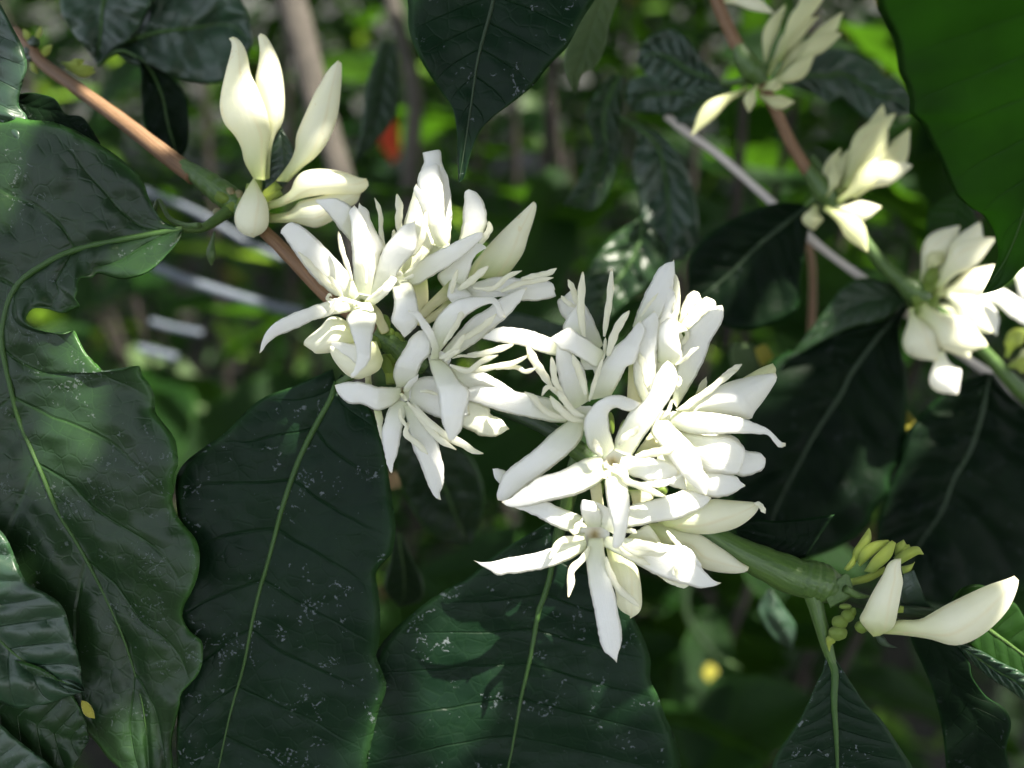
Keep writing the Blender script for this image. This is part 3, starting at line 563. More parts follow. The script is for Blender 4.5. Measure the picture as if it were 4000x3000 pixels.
# ---- F9 / F13: sheaf of petals pointing up right
f = flower((2570, 1640, 120), 'upright sheaf of crowded petals at the top of the right cluster')
petal('f', [(470, 760), (530, 580), (650, 320), (760, 130), (860, 70), (905, 65), (918, 34)], [(680, 900), (800, 600), (900, 400), (922, 250), (928, 110), (918, 34)], [40, 30, 10], None, f, bulge=.4, tilt=.2)
petal('f', [(840, 700), (900, 400), (905, 250), (925, 183)], [(960, 700), (992, 500), (985, 330), (962, 240), (925, 183)], [-10, -10], M_['petal_cream'], f)
petal('f', [(600, 900), (650, 700), (780, 450), (880, 330)], [(900, 900), (950, 650), (950, 450), (880, 330)], [20, 40], None, f)
petal('f', [(960, 740), (1000, 545), (1060, 430), (1132, 374)], [(1100, 740), (1130, 560), (1212, 490), (1192, 400), (1132, 374)], [-20, -20], M_['petal_cream'], f)
petal('f', [(960, 760), (1100, 580), (1200, 490), (1262, 440), (1290, 447)], [(1100, 900), (1200, 690), (1360, 560), (1357, 480), (1290, 447)], [10, 10], M_['petal_cream'], f)
petal('f', [(900, 1560), (950, 1250), (1000, 1000), (1080, 800), (1200, 680), (1350, 555), (1440, 530)], [(950, 1640), (1100, 1400), (1250, 1120), (1330, 900), (1440, 720), (1457, 600), (1440, 530)], [60, 70, 60, 50], None, f, bulge=.4)
petal('f', [(700, 1500), (720, 1200), (800, 950), (900, 800)], [(1000, 1500), (1060, 1200), (1050, 950), (980, 780)], [20, 60], M_['petal_cream'], f)
petal('f', [(590, 1620), (500, 1400), (480, 1200), (498, 1000), (530, 800), (580, 700), (690, 610), (705, 588)], [(690, 1500), (735, 1250), (737, 1050), (762, 900), (770, 720), (730, 620), (705, 588)], [70, 120, 140, 120], None, f, bulge=.4)
petal('f', [(740, 1150), (738, 1000), (760, 770), (850, 674), (930, 685), (1005, 745), (1067, 797)], [(910, 1200), (1005, 1120), (990, 950), (970, 860), (1010, 828), (1067, 803)], [100, 150, 160, 170], None, f, bulge=.6)
stamen('f', [(530, 1030), (570, 1120), (620, 1300), (650, 1470)], 84, [160, 170], f)
stamen('f', [(1000, 960), (1060, 870), (1060, 780)], 60, [90, 80], f)
stamen('f', [(950, 1430), (988, 1350), (965, 1290)], 44, [150, 150], f)
stamen('f', [(930, 1180), (1050, 1100), (1110, 1030), (1195, 980)], 54, [150, 170], f)
stamen('f', [(555, 660), (650, 520), (750, 400)], 40, [90, 90], f)
stamen('f', [(930, 400), (935, 480), (900, 620)], 34, [40, 40], f)
tube('corolla_tube', [(2470, 1400, 20), (2475, 1480, 10), (2480, 1560, 10), (2500, 1640, 0)], [14, 22, 30, 30], M_['tube'], f)
petal('h', [(1010, 255), (1060, 130), (1132, 58)], [(1120, 225), (1137, 130), (1134, 58)], [0, 0], M_['petal_cream'], f)
# ---- F9: the brightly sunlit flower facing right
f = flower((2590, 1650, 170), 'open flower facing right, its broad petals in full sun')
corolla((680, 560), 'h', 150, 130, 158, f)
bud('h', [(1200, 300), (1450, 120), (1650, 0), (1750, -50), (1850, -85)], [(1500, 300), (1750, 200), (1860, 60), (1885, -20), (1850, -85)], 70, M_['bud_green'], f, name='petal')
bud('h', [(800, 410), (1000, 325), (1200, 200), (1340, 128), (1500, 80), (1700, 40), (1880, 18)], [(830, 440), (1100, 445), (1400, 475), (1600, 522), (1655, 440), (1750, 320), (1855, 160), (1895, 80), (1880, 20)], 110, M_['petal'], f, name='petal', label='broad closed petal pair pointing up right')
petal('h', [(760, 430), (870, 440), (1100, 440), (1400, 478), (1580, 528), (1750, 600), (1850, 668), (1930, 758), (1988, 775)], [(720, 580), (900, 662), (1100, 682), (1450, 672), (1700, 680), (1800, 692), (1850, 752), (1920, 828), (1988, 808)], [150, 220, 230, 200], None, f, bulge=.45, n=32)
petal('h', [(1000, 660), (1370, 688), (1480, 740), (1550, 850), (1700, 875), (1772, 942)], [(1000, 900), (1300, 1010), (1480, 1133), (1620, 1122), (1742, 1062), (1768, 1000), (1772, 945)], [110, 140, 130], None, f, bulge=.5)
petal('h', [(780, 640), (1100, 690), (1350, 700), (1480, 760), (1550, 855), (1520, 1000)], [(900, 900), (1120, 1080), (1300, 1110), (1460, 1120), (1520, 1005)], [150, 190, 180], None, f, bulge=.4)
petal('h', [(880, 1060), (1130, 1080), (1300, 1090), (1450, 1130), (1500, 1190), (1552, 1228)], [(920, 1280), (1130, 1345), (1250, 1367), (1400, 1332), (1500, 1272), (1552, 1242)], [140, 170, 160], None, f, bulge=.5)
petal('h', [(580, 530), (530, 660), (640, 810), (720, 920), (850, 1100), (960, 1220), (1126, 1347)], [(720, 530), (830, 640), (950, 760), (1050, 900), (1100, 1070), (1160, 1180), (1126, 1347)], [160, 250, 270, 240], None, f, bulge=.5)
petal('h', [(600, 800), (750, 900), (900, 1080), (1050, 1250), (1190, 1380)], [(600, 1000), (650, 1190), (880, 1286), (1050, 1335), (1190, 1382)], [100, 110], None, f)
stamen('h', [(820, 420), (1000, 310), (1170, 200), (1300, 90), (1470, -10)], 84, [180, 170], f)
stamen('f', [(1410, 1340), (1540, 1240), (1655, 1168)], 72, [170, 150], f)
stamen('h', [(960, 490), (1060, 380), (1240, 290)], 36, [190, 190], f)
stamen('h', [(640, 520), (720, 430), (760, 300)], 50, [170, 180], f)
# ---- F10: star facing the viewer
f = flower((2392, 1804, 190), 'star-shaped flower facing the viewer with a tan throat, in the middle of the right cluster')
corolla((1505, 980), 'g', 175, 140, 186, f, tan=True)
petal('g', [(1510, 850), (1540, 700), (1600, 590), (1690, 440), (1820, 340), (1900, 220), (1960, 50), (2030, -50), (2094, -116)], [(1700, 930), (1850, 700), (1950, 560), (2050, 400), (2150, 250), (2205, 100), (2192, 0), (2160, -60), (2094, -116)], [190, 230, 240, 220], None, f, n=34, bulge=.35)
petal('g', [(1400, 950), (1260, 850), (1200, 700), (1195, 540), (1270, 400), (1350, 320), (1480, 260), (1620, 268), (1805, 345)], [(1525, 830), (1470, 650), (1455, 500), (1470, 430), (1540, 392), (1640, 430), (1720, 420), (1805, 350)], [190, 240, 270, 250], None, f, n=34, bulge=.45)
petal('g', [(1380, 915), (1200, 945), (1050, 1020), (900, 1090), (720, 1140), (560, 1250), (400, 1370), (300, 1410)], [(1440, 1140), (1300, 1250), (1130, 1330), (950, 1380), (800, 1410), (600, 1460), (400, 1470), (300, 1412)], [190, 220, 210, 170], None, f, n=34, bulge=.4)
petal('g', [(1430, 1060), (1418, 1244), (1440, 1394), (1470, 1544), (1512, 1700), (1500, 1890), (1560, 1912)], [(1590, 1040), (1660, 1244), (1690, 1444), (1660, 1694), (1620, 1844), (1560, 1912)], [190, 260, 300, 290], None, f, n=30, bulge=.5)
petal('g', [(1600, 920), (1740, 915), (1900, 930), (2050, 960), (2150, 1010), (2215, 1080)], [(1560, 1040), (1650, 1110), (1800, 1160), (1900, 1190), (2050, 1190), (2215, 1110)], [190, 220, 210], None, f, bulge=.4)
stamen('g', [(1380, 920), (1330, 820), (1300, 730)], 88, [260, 280], f)
stamen('g', [(1565, 800), (1650, 700), (1740, 650), (1795, 595)], 88, [260, 290], f)
stamen('g', [(1745, 920), (1900, 890), (2050, 860), (2195, 818)], 104, [260, 280], f)
stamen('g', [(1500, 1010), (1620, 1060), (1650, 1180), (1800, 1240), (2000, 1330), (2075, 1350)], 88, [230, 290], f)
stamen('g', [(1480, 1100), (1430, 1120), (1400, 1150)], 100, [260, 280], f)
petal('h', [(430, 1200), (600, 1178), (780, 1150), (922, 1088)], [(520, 1262), (680, 1247), (800, 1180), (922, 1092)], [230, 260], None, f, tilt=.3)
# ---- F12: the lowest flower
f = flower((2326, 2059, 150), 'lowest open flower of the right cluster with its longest petal hanging straight down')
corolla((1305, 520), 'i', 170, 175, 146, f, tan=True)
petal('j', [(300, 370), (580, 210), (800, 150), (1020, 90), (1160, 40), (1300, 55), (1462, 120)], [(380, 450), (600, 442), (850, 392), (1100, 352), (1250, 290), (1400, 210), (1462, 122)], [150, 150, 120], None, f, n=32, bulge=.4)
petal('i', [(1190, 330), (1050, 270), (900, 215), (800, 165), (650, 180), (450, 230)], [(1140, 520), (1040, 492), (900, 442), (750, 370), (650, 310), (450, 232)], [150, 160, 130], None, f, bulge=.4)
petal('i', [(1380, 440), (1370, 300), (1340, 230), (1270, 160)], [(1520, 520), (1530, 400), (1490, 270), (1430, 220), (1340, 172), (1275, 155)], [160, 190], None, f, tilt=-.2)
petal('i', [(1210, 440), (1160, 280), (1153, 210), (1175, 148), (1240, 148)], [(1400, 440), (1375, 300), (1340, 230), (1300, 170), (1240, 148)], [150, 210, 220], None, f, bulge=.4)
petal('i', [(1200, 500), (1000, 560), (880, 640), (740, 700), (560, 740), (350, 775), (200, 810), (100, 822), (3, 798)], [(1230, 680), (1100, 760), (900, 850), (700, 905), (500, 935), (370, 945), (280, 967), (180, 912), (80, 850), (3, 800)], [150, 180, 180, 160], None, f, n=32, bulge=.4)
petal('i', [(1240, 560), (1215, 760), (1230, 950), (1265, 1168), (1315, 1405), (1352, 1618), (1402, 1768), (1502, 1855), (1546, 1905)], [(1400, 560), (1430, 800), (1480, 1000), (1530, 1180), (1562, 1350), (1598, 1550), (1597, 1700), (1560, 1810), (1546, 1905)], [150, 190, 200, 190], None, f, n=34, bulge=.35)
petal('j', [(880, 600), (1050, 640), (1180, 645), (1270, 720), (1362, 860)], [(900, 760), (1100, 830), (1200, 860), (1362, 872)], [150, 160], None, f)
petal('j', [(330, 540), (600, 560), (900, 620), (1000, 670), (1130, 740), (1250, 800), (1330, 850), (1400, 930), (1500, 1020), (1568, 1040)], [(280, 640), (500, 760), (680, 860), (850, 950), (1000, 1010), (1200, 1070), (1330, 1097), (1480, 1083), (1568, 1045)], [150, 180, 170, 150], None, f, n=32, bulge=.3)
petal('j', [(860, 940), (1000, 980), (1150, 1010), (1218, 1072)], [(870, 955), (1000, 1045), (1150, 1102), (1218, 1078)], [110, 110], M_['petal_cream'], f)
petal('j', [(540, 560), (650, 480), (770, 418), (825, 462)], [(620, 620), (800, 610), (925, 635), (880, 540), (828, 465)], [90, 100], M_['petal_cream'], f)
for r_, p_, w_, z_ in (('i', [(1220, 440), (1130, 410), (1100, 490), (1035, 472)], 72, [180, 230]), ('i', [(1200, 560), (1050, 570), (930, 600), (870, 700), (822, 778)], 86, [180, 230]),
        ('i', [(1250, 650), (1180, 780), (1060, 900), (1050, 1050), (1025, 1195)], 92, [180, 230]), ('i', [(1425, 760), (1470, 920), (1560, 1100), (1700, 1220), (1805, 1310)], 82, [190, 180]),
        ('j', [(440, 640), (560, 740), (680, 800), (800, 845)], 84, [190, 230]), ('j', [(480, 630), (640, 720), (800, 720), (900, 740), (985, 705)], 62, [220, 240]),
        ('j', [(520, 480), (600, 480), (660, 505)], 60, [180, 200]), ('j', [(1060, 850), (1085, 920), (1110, 1000)], 50, [200, 200]), ('j', [(980, 480), (1060, 580), (1170, 690)], 56, [150, 160])):
    stamen(r_, p_, w_, z_, f)
tube('corolla_tube', [(2322, 2040, 110), (2335, 1985, 70), (2330, 1925, 50), (2325, 1895, 30)], [30, 25, 22, 24], M_['tube'], f)
# buds of the right cluster
bud('j', [(780, 400), (950, 400), (1150, 480), (1330, 515), (1500, 620), (1650, 720), (1780, 820), (1872, 868)], [(800, 470), (920, 620), (1200, 660), (1340, 860), (1500, 922), (1700, 942), (1800, 932), (1845, 922), (1872, 872)], 0, M_['bud'], BR, label='peach tinted bud resting against the green stem')
bud('j', [(880, 390), (1100, 250), (1450, 142), (1600, 145), (1750, 155), (1900, 168), (1950, 178)], [(980, 440), (1150, 492), (1400, 517), (1600, 490), (1750, 440), (1880, 352), (1962, 260), (1972, 205), (1950, 180)], 60, M_['bud'], BR, label='sunlit horizontal bud with a curled brown-tinged tip')
stamen('j', [(1925, 185), (1985, 200), (2045, 292)], 66, [90, 100], BR, name='bud_tip')
bud('i', [(1430, 660), (1500, 1000), (1540, 1180), (1550, 1280), (1600, 1350), (1688, 1400), (1690, 1427)], [(1600, 700), (1750, 850), (1790, 950), (1816, 1150), (1816, 1290), (1780, 1370), (1692, 1427)], 60, M_['bud'], BR, label='cream bud pointing straight down')
for c_, a_, b_, r_ in (((1490, 560), 34, 120, 'g'), ((1600, 640), 34, 120, 'g'), ((1700, 500), 36, 90, 'g'), ((1340, 1270), 70, 90, 'g'), ((2040, 1290), 60, 60, 'g')):
    blob('calyx', r_, c_, a_, b_, 0, M_['bud_young'], BR, ang=0.25 if r_ == 'g' and c_[0] > 1550 else -0.1)
petal('g', [(1740, 900), (1820, 780), (1920, 640)], [(1900, 880), (2050, 820), (1990, 700)], [80, 60], M_['tube'], BR, name='bract')
petal('g', [(1660, 1280), (1700, 1350), (1720, 1480)], [(1850, 1280), (1950, 1350), (1900, 1420)], [60, 60], M_['tube'], BR, name='bract')

# ---- lower right node: young green buds, two white buds
for r_, L_, R_, z_ in (('m', [(630, 560), (640, 430), (700, 330), (812, 172)], [(730, 500), (830, 330), (838, 230), (820, 175)], 10),
        ('m', [(690, 560), (720, 420), (860, 320), (1022, 298)], [(720, 590), (850, 480), (950, 400), (1042, 320)], 30),
        ('m', [(1090, 450), (1110, 350), (1188, 298)], [(1100, 500), (1230, 400), (1190, 300)], 0), ('m', [(1080, 500), (1180, 370), (1250, 350)], [(1120, 520), (1260, 420), (1252, 352)], 10),
        ('m', [(1080, 490), (1200, 400), (1340, 372), (1405, 450)], [(1150, 570), (1290, 490), (1350, 460), (1405, 460)], 20),
        ('m', [(1160, 590), (1280, 560), (1308, 535)], [(1180, 670), (1260, 635), (1310, 540)], 0),
        ('m', [(760, 640), (850, 500), (960, 390), (1060, 305)], [(860, 660), (1000, 550), (1070, 460), (1106, 335)], 50),
        ('m', [(610, 720), (800, 670), (980, 590)], [(630, 800), (850, 740), (1000, 640)], -10),
        ('m', [(540, 615), (620, 510), (650, 440)], [(590, 640), (670, 560), (680, 470)], 20)):
    bud(r_, L_, R_, z_, M_['bud_young'], BR)
bud('m', [(1150, 1010), (1190, 1020)], [(1120, 1090), (1185, 1090)], 0, M_['bud_young'], BR)
for c_, a_, b_ in (((585, 1120), 78, 72), ((500, 1190), 92, 78), ((478, 1310), 108, 80), ((640, 1080), 40, 50), ((740, 1240), 80, 70), ((560, 1020), 70, 34)):
    blob('green_knob', 'm', c_, a_, b_, 40, M_['bud_young'], BR)
budline('m', (430, 1330), (388, 1512), 110, 40, BR, M_['bud_young'], name='bract', shape=0.3)
budline('m', (900, 1330), (1125, 1468), 90, 10, BR, M_['dark_stem'], name='bract', shape=0.3)
petal('m', [(330, 880), (480, 720), (560, 660)], [(400, 1040), (560, 960), (650, 880), (600, 680)], 40, M_['green_stem'], BR, name='stipule', bulge=.2)
tube('bract', [(3300, 2300, 60), (3350, 2325, 50), (3395, 2330, 30)], [16, 14, 5], M_['green_stem'], BR)
bud('D3', [(1000, 480), (1100, 388), (1300, 375), (1400, 328), (1520, 258), (1700, 168), (1900, 78), (2050, 28), (2130, -2)], [(1000, 500), (1200, 517), (1400, 547), (1570, 597), (1700, 587), (1850, 512), (1980, 402), (2080, 282), (2142, 150), (2167, 40), (2130, 0)], 20, M_['bud'], BR, label='long club-shaped white bud at the far right')
bud('m', [(860, 1348), (715, 1175), (760, 1050), (860, 850), (960, 680), (1010, 570), (1075, 513), (1158, 500)], [(930, 1338), (1080, 1242), (1130, 1050), (1166, 850), (1182, 750), (1160, 620), (1162, 502)], 60, M_['bud'], BR, label='upright wedge-shaped bud beside the young green ones')

# ================================================================== LEAVES
def leaf(L, Rr, z, M=None, mat='leaf', parent=None, n=90, m=25, label=None, group=None, rib=1.0, region='n', name='coffee_leaf', keys=None, ribmat='midrib', **k):
    if keys:
        ks = np.linspace(0, len(keys[0]) - 1, n)
        l = spline(keys[0], 8); li = np.linspace(0, len(keys[0]) - 1, len(l))
        Ln = np.stack([np.interp(ks, li, l[:, 0]), np.interp(ks, li, l[:, 1])], axis=1)
        Mn = keyed(keys[1], ks); Rn = keyed(keys[2], ks)
    else:
        Ln = resample(nat(region, L), n); Rn = resample(nat(region, Rr), n)
        Mn = resample(nat(region, M), n) if M else (Ln + Rn) / 2
    k.setdefault('bulge', 0.0); k.setdefault('fold', 0.10); k.setdefault('quilt', 14); k.setdefault('th', 7)
    t = np.linspace(0, 1, n); zz = zfun(z, t)
    b0 = P(Mn[0, 0], Mn[0, 1], zz[0])
    if parent is None:
        root = empty(name, b0, label=label, cat='leaf', group=group)
    else: root = empty('leaf', b0, parent, label=label)
    nm = 'blade'
    sheet(nm, Ln, Rn, Mn, zz, M_[mat], root, n=n, m=m, origin=np.array(b0), mats=[M_[mat], M_[mat]], **k)
    if rib:
        pth = [(Mn[i, 0], Mn[i, 1], LASTZ[i] + 2.0) for i in range(0, n, max(1, n // 22))]
        tube('midrib', pth, [11 * rib, 10 * rib, 8 * rib, 6 * rib, 4 * rib, 1.5 * rib], M_[ribmat], root, seg=8, n=60)
    return root
LA = [(714,900),(696,944),(646,1003),(606,1044),(556,1075),(488,1091),(434,1082),(384,1069),(362,1085),(316,1085),(303,1112),(303,1139),(294,1166),(312,1197),(271,1216),(244,1225),(181,1207),(127,1207),(102,1243),(113,1270),(158,1290),(249,1306),(289,1292),(307,1324),(335,1378),(371,1415),(407,1448),(452,1451),(497,1442),(542,1428),(556,1464),(583,1500),(606,1554),(606,1604),(633,1645),(678,1703),(692,1753),(696,1816),(678,1862),(680,1916),(674,1961),(696,2020),(732,2065),(764,2106),(778,2146),(780,2192),(773,2250),(746,2318),(719,2368),(714,2413),(741,2462),(787,2503),(793,2544),(787,2603),(764,2648),(710,2707),(701,2756),(687,2815),(674,2874),(671,2928),(674,3000),(660,3100)]
MA = [(0,714,895),(1,650,906),(2,588,917),(4,452,940),(6,362,958),(8,290,978),(10,249,994),(12,158,1039),(14,90,1089),(16,54,1134),(18,27,1202),(21,9,1292),(23,9,1360),(26,27,1451),(29,41,1509),(33,68,1627),(36,113,1735),(39,158,1839),(41,203,1952),(43,253,2052),(45,316,2146),(47,371,2250),(49,429,2377),(51,488,2503),(54,533,2657),(57,565,2792),(59,575,2900),(61,585,3100)]
RA = [(0,708,892),(1,640,865),(2,597,809),(3,575,755),(4,552,696),(5,497,642),(6,430,590),(7,339,533),(8,280,502),(9,203,475),(10,136,470),(12,0,457),(14,-150,520),(17,-300,700),(20,-400,900),(24,-450,1200),(30,-420,1500),(36,-380,1800),(42,-250,2150),(46,-100,2450),(50,100,2680),(54,344,2870),(57,430,2970),(61,580,3100)]
leaf(None, None, [-40, 0, 20, 20, 10, 10, 0, -20, -20], mat='leaf_left', parent=BR, keys=(LA, MA, RA), n=220, m=41, quilt=17, ripple=22, rf=7, crink=20, fold=0.12, rib=1.25, label='largest leaf, glossy and wavy-edged, its yellow-green midrib curving down the left side')
leaf([(1300,1440),(1155,1505),(1010,1565),(880,1690),(800,1745),(715,1815),(685,1900),(700,2100),(690,2350),(700,2600),(690,2850),(690,3100)],
     [(1335,1460),(1400,1545),(1455,1610),(1495,1720),(1518,1850),(1532,1950),(1546,2040),(1543,2100),(1530,2160),(1482,2215),(1468,2250),(1479,2318),(1486,2431),(1477,2530),(1470,2562),(1488,2612),(1509,2670),(1502,2720),(1479,2779),(1461,2860),(1447,2919),(1434,3000),(1420,3100)],
     [-120, -100, -90, -90, -100], M=[(1312,1490),(1307,1527),(1253,1627),(1212,1703),(1167,1798),(1127,1907),(1095,2011),(1063,2133),(1036,2232),(1013,2309),(985,2431),(949,2612),(904,2770),(859,2973),(840,3080)],
     parent=BR, n=140, m=33, quilt=6, ripple=14, rf=5, crink=14, rib=1.1, label='dark leaf hanging below the left flowers, speckled with pale residue')
leaf([(2180,2030),(2128,2048),(2031,2106),(1922,2175),(1836,2250),(1746,2300),(1633,2377),(1515,2485),(1430,2620),(1380,2780),(1350,2950),(1340,3150)],
     [(2200,2030),(2340,2130),(2430,2300),(2476,2413),(2511,2485),(2533,2544),(2542,2589),(2542,2657),(2570,2716),(2597,2792),(2633,2874),(2655,2950),(2662,3020),(2665,3150)],
     [-140, -160, -180, -190, -200], M=[(2186,2040),(2175,2070),(2150,2243),(2118,2352),(2104,2386),(2072,2566),(2036,2725),(2000,2928),(1985,3000),(1965,3150)],
     parent=BR, n=130, m=33, quilt=5, ripple=10, rf=3, crink=12, rib=1.15, label='broad dark leaf under the right flowers, streaked with sun')
leaf([(3225,2560),(3212,2625),(3194,2657),(3163,2729),(3118,2820),(3081,2874),(3041,2933),(3014,3000),(2990,3120)],
     [(3250,2555),(3289,2612),(3325,2666),(3384,2752),(3443,2811),(3497,2892),(3533,2946),(3565,3000),(3600,3120)],
     [14, 20, 10, 0], M=[(3238,2560),(3260,2625),(3258,2747),(3267,2883),(3271,3000),(3272,3120)], parent=BR, n=70, quilt=4, crink=6, rib=1.5, label='leaf hanging straight down from the lower right node')
leaf([(3560,2400),(3556,2485),(3601,2594),(3642,2693),(3678,2838),(3696,3000),(3705,3120)], [(3650,2420),(3741,2521),(3787,2589),(3796,2639),(3823,2684),(3859,2725),(3909,2756),(3940,2792),(3950,2838),(3931,2928),(3945,3000),(3960,3120)],
     [-80, -100, -120], parent=BR, mat='leaf_soft', n=60, rib=0, quilt=2, bulge=.2, ripple=15, tilt=.4, label='dark leaf seen from its folded side under the long white bud')
leaf([(3712,2360),(3732,2318),(3769,2291),(3814,2282),(3850,2290),(3905,2312),(3967,2358),(4000,2408),(4060,2500),(4130,2640)], [(3705,2390),(3720,2470),(3780,2515),(3850,2570),(3950,2640),(4050,2700),(4140,2720)],
     [-80, -90, -100], M=[(3708,2375),(3790,2400),(3850,2450),(4000,2560),(4135,2680)], parent=BR, mat='leaf_bright', n=60, quilt=10, ribmat='green_stem', label='bright light-struck leaf behind the long white bud')
leaf([(3740,2512),(3830,2540),(3900,2580),(4000,2632),(4080,2700)], [(3738,2522),(3800,2592),(3870,2650),(3950,2700),(4000,2738),(4080,2780)],
     [-50, -40, -50], parent=BR, mat='leaf_sheen', n=60, quilt=26, crink=24, rib=.6, tilt=-.5, label='narrow shiny edge-on leaf at the right frame')
leaf([(3530,2240),(3515,2340),(3560,2410)], [(3570,2225),(3595,2290),(3620,2350),(3650,2392),(3562,2412)], -110, parent=BR, mat='leaf_sheen', n=40, m=11, rib=0, quilt=0, crink=10, label='greyish leaf piece behind the upright wedge-shaped bud')
leaf([(3260,2010),(3060,2035),(2960,2030),(2880,2060)], [(3145,2180),(3060,2190),(2960,2150),(2880,2080)], -120, parent=None, mat='leaf_soft', n=40, m=13, rib=0, quilt=4, crink=10, label='small rounded dark leaf just above the thick green stem')
# leaves without a branch in the picture
leaf([(1560,-120),(1592,0),(1597,113),(1633,212),(1705,335),(1764,416),(1782,497),(1786,610),(1791,712)], [(2420,-120),(2325,0),(2271,81),(2217,181),(2149,253),(2081,335),(2000,402),(1930,455),(1877,510),(1843,588),(1815,690),(1795,712)],
     [200, 180, 150, 120], M=[(1935,-120),(1927,0),(1868,226),(1841,407),(1809,610),(1793,712)], ribmat='midrib_dark', rib=.8, mat='leaf', n=90, quilt=3, crink=10, ripple=8, label='dark bluish green leaf hanging into the top centre, its tip tapering to a point')
leaf([(3380,-160),(3423,0),(3434,45),(3466,99),(3493,158),(3504,226),(3511,280),(3538,339),(3552,398),(3554,443),(3597,484),(3633,552),(3669,619),(3696,678),(3728,750),(3750,777),(3791,813),(3836,836),(3873,886),(3891,931),(3898,1000),(3875,1070),(3838,1145)],
     [(4800,-160),(4750,300),(4500,700),(4180,930),(4000,1040),(3950,1094),(3900,1130),(3840,1146)], [1000, 740, 480, 220], tilt=.45, M=[(4150,-160),(4130,200),(4080,560),(3990,860),(3930,1010),(3839,1145)], mat='leaf_bright', n=110, m=33, quilt=5, crink=4, ripple=5, label='huge glowing green leaf filling the top right corner')
leaf([(-300,-200),(-350,100),(-250,400),(-100,520),(70,600)], [(-60,-100),(20,50),(62,130),(92,190),(106,262),(86,330),(74,410),(108,470),(72,600)], [40, 40, 30], mat='leaf_sheen', n=60, quilt=16, crink=20, rib=0, label='waxy leaf edge cut off at the upper left frame')
leaf([(60,370),(120,362),(180,372),(219,390),(255,443),(316,454),(348,488),(392,560)], [(60,420),(110,475),(204,485),(339,540),(391,564)], [-80, -60], mat='leaf_soft', n=60, rib=0, quilt=4, ripple=12, label='small dark leaf between the tan stem and the largest leaf')
ZOFF[0] = -480
leaf([(235,-120),(238,40),(280,120),(330,185),(372,245)], [(640,-120),(570,60),(505,150),(445,190),(385,252)], [-380, -330], M=[(430,-120),(400,40),(392,140),(378,248)], mat='leaf_sheen', n=60, quilt=7, crink=44, ripple=20, label='silvery sheened leaf at the top left above the tan stem')
leaf([(430,195),(520,255),(640,290),(790,330),(930,290),(985,180)], [(440,160),(560,40),(700,-60),(860,-60),(960,30),(990,175)], [-420, -450, -430], M=[(435,180),(600,130),(750,110),(900,100),(988,178)], mat='leaf_sheen', n=60, quilt=10, crink=60, ripple=24, label='broad quilted leaf behind the upright buds, top left')
leaf([(378,257),(430,200),(475,181),(520,203),(548,270),(552,400),(580,520),(690,640)], [(385,262),(440,222),(480,212),(530,235),(650,285),(718,360),(738,450),(735,560),(692,642)], [-300, -260, -300, -320], mat='leaf_soft', n=70, quilt=4, ripple=20, crink=30, rib=.7, label='curled leaf dropping behind the tan stem')
ZOFF[0] = 0
leaf([(-100,1990),(0,2070),(27,2106),(45,2142),(68,2200),(104,2273),(181,2318),(226,2349),(253,2386),(271,2444),(289,2503),(307,2557),(330,2700)], [(-450,2100),(-480,2300),(-400,2500),(-200,2650),(-50,2720),(100,2770),(328,2702)],
     [140, 130, 90], M=[(-240,2050),(-150,2300),(-20,2480),(120,2600),(329,2701)], mat='leaf_sheen', n=80, quilt=26, crink=26, rib=.8, label='sheened leaf at the lower left edge overlapping the largest leaf')
leaf([(-100,2600),(0,2585),(90,2585),(190,2625),(270,2700),(330,2800),(350,2890)], [(-200,2850),(-50,2960),(100,3040),(250,3040),(348,2894)], [110, 90, 60], mat='leaf_left', n=60, quilt=10, crink=14, rib=0, label='dark leaf in the lower left between two others')
leaf([(-150,2740),(0,2829),(45,2870),(113,2924),(181,2973),(260,3060)], [(-350,2900),(-300,3100),(-100,3250),(258,3064)], [160, 150], mat='leaf_sheen', n=50, quilt=14, crink=20, rib=0, label='leaf corner with a brownish sheen at the very bottom left')
leaf([(318,2735),(345,2745),(365,2775),(371,2805)], [(316,2750),(325,2785),(345,2802),(370,2806)], 108, mat='leaf_yellow', n=16, m=7, rib=0, quilt=0, th=4, label='tiny yellow patch standing in for a hole in the dark leaves at lower left')  # made-up yellow scrap where a hole shows through the leaves
leaf([(2300,-60),(2260,70),(2215,180),(2203,260),(2228,330),(2245,372)], [(2440,-60),(2385,80),(2365,180),(2330,255),(2275,292),(2258,340),(2246,372)], [-600, -560], mat='leaf_pale', n=50, quilt=8, rib=0, bulge=.3, label='narrow pale green leaf beside the top centre leaf')
ZOFF[0] = -850
GC = 'crinkled dark leaves left of the budding branch'
leaf([(2815,318),(2740,230),(2690,160),(2620,115),(2530,150),(2485,235)], [(2812,328),(2700,365),(2620,350),(2540,305),(2487,245)], [-480, -620], M=[(2813,322),(2700,280),(2620,230),(2550,210),(2486,240)], mat='leaf_sheen', n=80, m=25, quilt=26, crink=55, ripple=20, group=GC, label='largest crinkled leaf, ribbed like a shell')
leaf([(2770,345),(2670,305),(2570,285),(2465,310),(2445,380),(2468,430)], [(2770,360),(2700,432),(2620,446),(2530,444),(2469,435)], [-520, -640], mat='leaf_sheen', n=70, m=21, quilt=18, crink=50, ripple=14, group=GC, label='rounded crinkled leaf below the shell-like one')
leaf([(2855,330),(2750,328),(2680,368),(2635,440)], [(2858,342),(2830,425),(2740,482),(2650,482),(2637,445)], [-420, -520], mat='leaf_sheen', n=60, m=21, quilt=20, crink=30, group=GC, label='crinkled leaf nearest to the budding branch')
